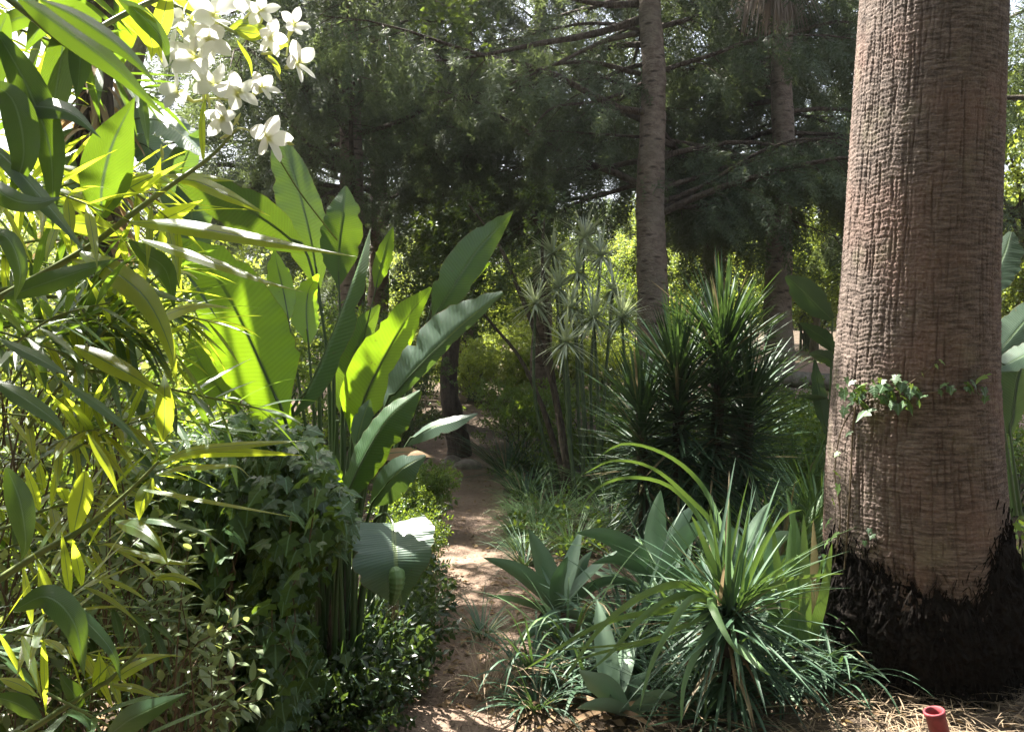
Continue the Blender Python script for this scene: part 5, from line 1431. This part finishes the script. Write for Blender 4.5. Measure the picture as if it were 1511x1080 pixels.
for pts, w_, ro, fo_, r_ in (
    ([(-10, 40, 1.0), (20, 90, 1.0), (50, 150, 1.0), (75, 230, 1.0), (78, 345, 1.0)], 24, -15, .25, .05),
    ([(20, -10, 1.0), (90, 40, 1.0), (170, 100, 1.0), (250, 180, 1.02)], 19, 12, .3, .1),
    ([(95, 30, 1.05), (90, 90, 1.05), (75, 170, 1.05), (55, 230, 1.05)], 21, 15, .2, .1),
    ([(112, 40, 1.05), (118, 80, 1.05), (116, 120, 1.05), (112, 150, 1.05)], 15, -10, .2, .25),
    ([(150, 30, 1.1), (100, 20, 1.1), (60, 40, 1.1), (36, 80, 1.1)], 20, 20, .2, .1),
    ([(-20, 150, 1.0), (30, 155, 1.0), (100, 165, 1.0), (150, 205, 1.0)], 18, 25, .2, .1),
    ([(-20, 120, .95), (20, 150, .95), (35, 230, .95), (10, 300, .95)], 22, 5, .2, .2),
    ([(60, 0, 1.0), (120, 30, 1.0), (190, 80, 1.0), (235, 130, 1.0)], 14, 20, .3, .3),
    ([(190, 10, 1.1), (215, 40, 1.1), (225, 70, 1.1), (222, 90, 1.1)], 16, -10, .2, .5),
    ([(175, 0, 1.1), (205, 20, 1.1), (240, 60, 1.1), (250, 100, 1.1)], 13, 10, .2, .2),
    ([(-30, 200, .95), (15, 240, .95), (60, 290, .95), (105, 345, .95), (130, 380, .95)], 16, 30, .3, .1),
    ([(60, 260, 1.1), (50, 200, 1.1), (58, 140, 1.1), (70, 60, 1.1)], 14, -20, .2, .6),
    ([(-20, 60, 1.1), (20, 30, 1.1), (60, 20, 1.1), (110, 0, 1.1)], 13, 10, .2, .2),
    ([(10, 20, 1.0), (-10, 80, 1.0), (-5, 160, 1.0)], 20, 10, .2, .2),
    ([(-40, 250, .9), (10, 290, .9), (50, 300, .92), (95, 290, .95)], 16, 20, .2, .15),
    ([(-30, 350, .9), (10, 350, .9), (30, 400, .9), (20, 450, .9)], 14, 20, .2, .15),
    ([(250, -20, 1.15), (240, 30, 1.15), (232, 60, 1.15), (240, 95, 1.15)], 13, 0, .2, .7),
):
    pleaf(b if r_ > .42 else bm_, pts, w_ * .88, roll=ro + rng.uniform(-8, 8), fold=fo_, prof='lance', n=18, nu=6, r=r_, ripple=rng.uniform(0, .12), rk=rng.uniform(1, 3))
b.build("young_leaves", M['oleander'], br2, org=b0)
bm_.build("shade_toned_leaves", M['oleander_shade'], br2, org=b0)
br3 = pstem(t, [(180, -30, 1.2), (260, 10, 1.2), (330, 40, 1.2), (390, 70, 1.2), (435, 90, 1.2)], [.004, .0035, .003, .002, .0015])
b = MB()
for pts, w_, ro, r_ in (([(335, 45, 1.2), (360, 35, 1.2), (390, 45, 1.2), (420, 62, 1.2)], 8, 30, .95), ([(345, 45, 1.2), (380, 50, 1.18), (410, 40, 1.18)], 9, 10, .8), ([(330, 40, 1.2), (300, 20, 1.2), (260, 0, 1.2)], 9, 20, .9), ([(395, 80, 1.2), (410, 100, 1.2), (412, 116, 1.2)], 4, 20, .8), ([(350, 60, 1.2), (368, 90, 1.2), (372, 115, 1.2)], 3, 20, .9), ([(400, 78, 1.2), (418, 66, 1.2), (432, 72, 1.2)], 4, 10, .8)):
    pleaf(b, pts, w_, roll=ro, fold=.2, prof='lance', n=12, nu=4, r=r_)
b.build("foliage", M['oleander'], br3, org=b0)
# blossoms
for px, py, s, ax in ((318, 28, 44, (.2, -.8, .5)), (360, 0, 40, (-.3, -.8, .3)), (396, 56, 34, (.6, -.6, -.3)), (290, 88, 46, (-.1, -.9, .2)), (436, 95, 34, (.85, -.5, .1)), (268, 138, 36, (-.4, -.8, .3)), (352, 140, 38, (.3, -.9, .2)), (318, 128, 38, (.1, -.8, .5)), (384, 132, 30, (.7, -.6, .2)), (392, 205, 40, (.7, -.65, -.1)), (308, 60, 40, (.3, -.8, -.3)), (276, 30, 34, (-.4, -.7, .4)), (385, 20, 30, (.3, -.9, .2)), (432, 40, 26, (.5, -.8, .3)), (255, 75, 30, (-.5, -.8, .1)), (330, 175, 30, (.0, -.9, -.3))):
    c = P(px, py, 1.18); A_ = norm(np.array(ax)); s1 = norm(np.cross(A_, [.1, .2, 1])); s2 = np.cross(s1, A_)
    L_ = s / FPX * 1.18 * rng.uniform(.9, 1.12)
    a = np.arange(5) * 6.283 / 5 + rng.uniform(0, 6)
    D = np.cos(a)[:, None] * s1 + np.sin(a)[:, None] * s2 + A_ * rng.uniform(.15, .5)
    b = MB()
    for i in range(5):
        leaves(b, (c + A_ * .002 * i)[None], D[i][None], L_ * rng.uniform(.85, 1.05), L_ * .29, rng.uniform(-.1, .6), rng.uniform(-.1, .3), 'oval', 8, 4, up=A_, roll=rng.uniform(.15, .5), ripple=.08)
    fl_ = b.build("flower", M['petal'], br3, org=b0)
    q = MB(); tube(q, [c - A_ * .022, c - A_ * .008, c + A_ * .002], [.0025, .004, .006], 7, 6)
    q.add(*[x for x in q.data()][:3]) if False else None
    bl = catmull(np.array([P(*z_) for z_ in ((180, -30, 1.2), (260, 10, 1.2), (330, 40, 1.2), (390, 70, 1.2), (435, 90, 1.2))]), 40) if py < 120 else catmull(np.array([P(310, 232, 1.2), P(350, 190, 1.2), P(345, 150, 1.2)]), 20)
    nb_ = bl[np.argmin(np.linalg.norm(bl - c, axis=1))]; e_ = c - A_ * .022
    tube(q, [nb_, (nb_ + e_) / 2 + [0, .004, .006], e_], [.0016, .0014, .0022], 6, 10)
    tb = q.build("flower_tube", M['flowertube'], br3, org=b0)
for px, py, dx, dy in ((392, 85, 18, 12), (405, 100, 10, 20), (310, 160, -6, -30), (336, 165, 14, -26), (300, 150, 2, -30), (385, 80, 24, -2), (240, 235, -2, -22), (325, 205, 20, -10), (345, 185, 10, -18), (420, 210, 14, 4)):
    q = MB(); tube(q, [P(px, py, 1.19), P(px + dx * .5, py + dy * .5, 1.19), P(px + dx, py + dy, 1.19)], [.0015, .003, .0006], 6, 8); q.build("bud", M['flowertube'], br3, org=b0)
# drooping bare pedicel in front of the conifers
mb = MB(); tube(mb, [P(412, 235, 1.2), P(440, 280, 1.2), P(470, 320, 1.2), P(498, 355, 1.2)], .0013, 5, 20); mb.build("branch", M['oleander_stem'], t)
# shoots beyond the top and left of the frame and the fuller bush behind
for i in range(15):
    d = rng.uniform(1.3, 2.2); oleander_shoot(t, P(rng.uniform(-260, 30), rng.uniform(-240, 120), d), [rng.uniform(.1, .9), rng.uniform(-.4, .3), rng.uniform(-.3, .6)], rng.uniform(.3, .5), 8, .15, .0105)
for i in range(7):
    d = rng.uniform(1.0, 1.5); oleander_shoot(t, P(rng.uniform(-60, 150), rng.uniform(230, 520), d), [rng.uniform(.5, 1), rng.uniform(-.4, .3), rng.uniform(-.4, .5)], rng.uniform(.14, .24), 6, .12, .0065)
for i in range(12):
    d = rng.uniform(1.35, 2.1); oleander_shoot(t, P(rng.uniform(-120, 90), rng.uniform(260, 560), d), [rng.uniform(.3, 1), rng.uniform(-.4, .3), rng.uniform(-.1, .7)], rng.uniform(.25, .42), 8, .14, .0095)

for i in range(12):  # unseen shoots added up and to the left to shade the upper leaves
    p_ = np.array([rng.uniform(-2.1, -1.4), rng.uniform(1.2, 2.2), rng.uniform(2.3, 3.1)])
    oleander_shoot(t, p_, [rng.uniform(-.2, .9), rng.uniform(-.5, .5), rng.uniform(-.2, .5)], rng.uniform(.3, .5), 8, .17, .014)
b0 = np.array([-1.2, 1.35, 0.0])
t = thing("oleander_bush", "oleander without flowers whose yellow lit leaves fill the lower left foreground", "oleander", b0)
bm_ = MB()
br = pstem(t, [(-40, 880, 1.1), (60, 815, 1.1), (130, 775, 1.1), (190, 725, 1.1), (235, 680, 1.1)], [.006, .005, .004, .003, .002])
b = MB()
for pts, w_, ro, fo_, r_ in (
    ([(232, 685, 1.1), (280, 665, 1.08), (370, 655, 1.05), (458, 650, 1.04)], 9, 30, .25, .95),
    ([(238, 680, 1.1), (300, 668, 1.1), (380, 668, 1.1), (450, 672, 1.1)], 8, 0, .2, .95),
    ([(235, 700, 1.1), (265, 690, 1.08), (310, 688, 1.05), (350, 688, 1.03), (370, 706, 1.02)], 7, 50, .3, .8),
    ([(200, 720, 1.1), (250, 728, 1.06), (340, 745, 1.03), (440, 764, 1.02)], 6, 45, .3, .75),
    ([(190, 765, 1.1), (240, 768, 1.05), (300, 785, 1.02), (340, 812, 1.0)], 8, 45, .3, .3),
    ([(170, 770, 1.1), (205, 780, 1.06), (235, 805, 1.04), (250, 838, 1.04)], 12, 15, .2, .6),
    ([(225, 705, 1.1), (210, 740, 1.08), (205, 770, 1.08)], 12, 0, .2, .8),
    ([(240, 650, 1.1), (243, 620, 1.1), (243, 580, 1.1), (242, 548, 1.12)], 14, -10, .15, 1.),
    ([(110, 510, 1.12), (150, 530, 1.1), (205, 560, 1.08), (250, 592, 1.08)], 15, 10, .25, .5),
    ([(5, 440, 1.0), (60, 420, 1.0), (120, 400, 1.02), (180, 380, 1.05)], 16, 20, .2, .3),
    ([(90, 560, 1.0), (150, 600, 1.0), (195, 640, 1.0), (215, 672, 1.0)], 10, 50, .3, .2),
    ([(130, 640, 1.1), (160, 690, 1.1), (175, 730, 1.1)], 8, 40, .3, .6),
    ([(125, 695, 1.1), (122, 725, 1.1), (112, 770, 1.1), (106, 800, 1.1)], 16, 0, .2, .75),
    ([(10, 690, 1.0), (30, 740, 1.0), (38, 800, 1.0), (30, 830, 1.0)], 18, 10, .2, .05),
    ([(20, 900, .95), (70, 880, .95), (110, 920, .95), (125, 1000, .95)], 20, 10, .2, .05),
    ([(60, 870, 1.0), (120, 910, 1.0), (165, 960, 1.0), (180, 1010, 1.0)], 12, 20, .2, .1),
    ([(175, 810, 1.1), (220, 820, 1.08), (260, 830, 1.05), (305, 830, 1.05)], 6, 25, .2, .8),
    ([(225, 855, 1.1), (255, 850, 1.1), (285, 860, 1.1), (300, 872, 1.1)], 6, 20, .2, .7),
    ([(-10, 560, .95), (40, 590, .95), (80, 620, .95), (100, 650, .95)], 14, 25, .2, .05),
    ([(0, 500, .95), (60, 530, .95), (110, 560, .95)], 10, 35, .2, .1),
):
    pleaf(b if r_ > .42 else bm_, pts, w_ * .88, roll=ro + rng.uniform(-8, 8), fold=fo_, prof='lance', n=18, nu=6, r=r_, ripple=rng.uniform(0, .12), rk=rng.uniform(1, 3))
b.build("young_leaves", M['oleander'], br, org=b0)
bm_.build("shade_toned_leaves", M['oleander_shade'], br, org=b0)
bm_ = MB()
br = pstem(t, [(-20, 1120, 1.05), (70, 1060, 1.05), (140, 1015, 1.05), (165, 1000, 1.05), (215, 950, 1.05)], [.005, .004, .0035, .003, .002])
b = MB()
for pts, w_, ro, fo_, r_ in (
    ([(165, 1005, 1.05), (195, 985, 1.03), (230, 970, 1.02), (262, 965, 1.02)], 9, 20, .2, .85),
    ([(155, 1090, 1.0), (190, 1062, .98), (235, 1040, .97), (280, 1020, .97)], 19, 10, .2, .15),
    ([(142, 1020, 1.05), (148, 990, 1.05), (146, 960, 1.05)], 9, -10, .2, .8),
    ([(110, 1050, 1.05), (112, 1030, 1.05), (95, 1005, 1.05), (88, 990, 1.05)], 12, 20, .2, .3),
    ([(105, 1045, 1.0), (125, 1060, .98), (135, 1080, .97)], 16, 60, .2, .2),
    ([(165, 1010, 1.05), (200, 1015, 1.03), (240, 1030, 1.02)], 7, 35, .2, .6),
    ([(0, 1000, 1.0), (30, 1010, 1.0), (60, 1030, 1.0)], 8, 35, .2, .7),
    ([(60, 1060, 1.0), (30, 1040, 1.0), (0, 1030, 1.0), (-20, 1030, 1.0)], 14, 30, .2, .2),
):
    pleaf(b if r_ > .42 else bm_, pts, w_ * .88, roll=ro + rng.uniform(-8, 8), fold=fo_, prof='lance', n=18, nu=6, r=r_, ripple=rng.uniform(0, .12), rk=rng.uniform(1, 3))
b.build("young_leaves", M['oleander'], br, org=b0)
bm_.build("shade_toned_leaves", M['oleander_shade'], br, org=b0)
for i in range(13):
    d = rng.uniform(1.0, 1.5); oleander_shoot(t, P(rng.uniform(-60, 120), rng.uniform(430, 1050), d), [rng.uniform(.5, 1), rng.uniform(-.4, .3), rng.uniform(-.3, .6)], rng.uniform(.14, .24), 6, .12, .0065)
for i in range(26):
    d = rng.uniform(1.25, 2.2); oleander_shoot(t, P(rng.uniform(-160, 130), rng.uniform(520, 1090), d), [rng.uniform(.2, 1), rng.uniform(-.4, .4), rng.uniform(-.1, .8)], rng.uniform(.22, .4), 8, .13, .0095)

# pale small leaved shrub low left
b0 = np.array([(200 - 755.5) / FPX * 1.9, 1.9, 0.0])
t = thing("pale_leaved_shrub", "small leaved shrub with pale glossy leaves catching the sun at lower left", "shrub", b0)
fo, mb = MB(), MB()
for i in range(330):
    x = rng.uniform(-40, 330); y = rng.uniform(520, 1090) if x < 200 else rng.uniform(800 if x < 270 else 950, 1090); d = rng.uniform(1.6, 2.4)
    c = P(x, y, d); dd = norm(np.array([rng.uniform(-.2, 1), rng.uniform(-.5, .5), rng.uniform(0, .9)]))
    tube(mb, [c - dd * .1 - [0, 0, .12], c, c + dd * .12], [.003, .002, .001], 4, 6, cap=False)
    k = 9; tt_ = np.linspace(0, .13, k); aa = np.arange(k) * 2.4
    s1 = norm(np.cross(dd, [.1, .2, 1])); s2 = np.cross(s1, dd)
    leaves(fo, c + dd * tt_[:, None], dd * .5 + s1 * np.cos(aa)[:, None] + s2 * np.sin(aa)[:, None], rng.uniform(.03, .05, k), rng.uniform(.007, .010, k), .3, .2, 'lance', 5, 2)
mb.build("stems", M['ivy_stem'], t); fo.build("foliage", M['variegated'], t)

# ------------------------------------------------------------------ ground cover, litter, straw, pipe
def on_ground(px0, px1, py0, py1, k, f=None):
    out = []
    while len(out) < k:
        x, y = rng.uniform(px0, px1), rng.uniform(py0, py1)
        p = G(x, y)
        if f is None or f(p, x, y): out.append(p)
    return np.array(out)


offp = lambda p, x, y: abs(p[0] - path_x(p[1])) > .36 + .12 * math.sin(p[1] * 5)
k = 1300
p = on_ground(430, 700, 870, 1130, k, lambda p, x, y: x < 655 - .45 * max(0, y - 960))
p[:, 2] += rng.uniform(.02, .28, k)
fo = MB()
for i in range(3): scatter(fo, SPRIGS[i], p[i::3], rots(rdir(len(p[i::3]), -.1, .9), rng.uniform(0, 6, len(p[i::3]))), rng.uniform(.06, .12, len(p[i::3])))
tag(fo.build("ground_cover", M['cover']), "dark creeping ground cover with small glossy leaves left of the path", "ground cover", kind="stuff")
k = 2600
p = on_ground(-300, 1800, 600, 900, k, lambda p, x, y: offp(p, x, y) and not (x > 720 and y > 830)); p[:, 2] += rng.uniform(.0, .16, k)
fo = MB(); scatter(fo, SPRIGS[1], p, rots(rdir(k, -.1, .9), rng.uniform(0, 6, k)), rng.uniform(.07, .16, k))
k = 800
p = on_ground(900, 1230, 930, 1130, k); p[:, 2] += rng.uniform(.0, .16, k)
tag(fo.build("undergrowth", M['shrub']), "low leafy undergrowth covering the ground between the plants", "undergrowth", kind="stuff")
k = 5200
p = on_ground(-100, 1700, 640, 1120, k, lambda p, x, y: rng.random() < (1.0 if x < 1000 else .5)); p[:, 2] += rng.uniform(.016, .03, k)
fo = MB(); scatter(fo, DIA, p, rots(rdir(k, -.25, .3), rng.uniform(-.8, .8, k)), rng.uniform(.02, .06, k))
tag(fo.build("leaf_litter", M['dryleaf']), "dry fallen leaves scattered over the soil and path", "leaf litter", kind="stuff")
k = 9000
p = np.stack([rng.uniform(.5, 3.6, k), rng.uniform(2.2, 4.6, k), rng.uniform(.01, .075, k)], 1)
p = p[(p[:, 0] > 1.0 + .8 * rng.random(k)) | (p[:, 1] < 3.0)]; k = len(p)
fo = MB(); leaves(fo, p, rdir(k, -.22, .38), rng.uniform(.06, .22, k), rng.uniform(.0012, .003, k), .5, .2, 'sword', 4, 1)
tag(fo.build("straw_mulch", M['straw']), "loose dry straw covering the ground around the palm foot", "straw", kind="stuff")
c = G(1395, 1110) + np.array([0, 0, 0.0]); top = P(1379, 1052, 2.86)
ax = norm(top - P(1392, 1100, 2.86)); r_ = 14 / FPX * 2.86
mb = MB(); cb = top - ax * .22
prof_ = [(.0, r_ * .98), (.21, r_ * .98), (.213, r_ * 1.06), (.228, r_ * 1.08), (.231, r_ * 1.02), (.231, r_ * .84), (.20, r_ * .80), (.02, r_ * .80)]
s1 = norm(np.cross(ax, [0, 1, .1])); s2 = np.cross(s1, ax); a = np.linspace(0, 6.28319, 33)
V = np.array([cb + ax * h + (np.cos(a)[:, None] * s1 + np.sin(a)[:, None] * s2) * q for h, q in prof_])
mb.add(V.reshape(-1, 3), None, grid_quads(len(prof_), 33))
tag(mb.build("red_pipe", M['redplastic'], org=cb), "short open red plastic pipe sticking up from the straw", "pipe")

# ------------------------------------------------------------------ lens veil
HAZE = 0.0008  # density of a scattering volume added to imitate lens glare
bmh = MB()
hx0, hx1, hy0, hy1, hz0, hz1 = -420, 420, -80, 520, -3, 30
Vh = np.array([[x, y, z] for z in (hz0, hz1) for y in (hy0, hy1) for x in (hx0, hx1)], float)
bmh.add(Vh, None, [[0, 2, 3, 1], [4, 5, 7, 6], [0, 1, 5, 4], [1, 3, 7, 5], [3, 2, 6, 7], [2, 0, 4, 6]])
hm, hnt, hout = newmat("glare_haze")
pv = hnt.nodes.new("ShaderNodeVolumePrincipled")
pv.inputs["Color"].default_value = (0.95, 0.97, 1.0, 1); pv.inputs["Density"].default_value = HAZE; pv.inputs["Anisotropy"].default_value = 0.7
hnt.links.new(pv.outputs[0], hout.inputs[1])
o = bmh.build("glare_haze", hm, smooth=False); o["kind"] = "stuff"; o["label"] = "thin bright volume added to imitate a lens veil"; o["category"] = "glare_haze"
cy.volume_bounces = 0
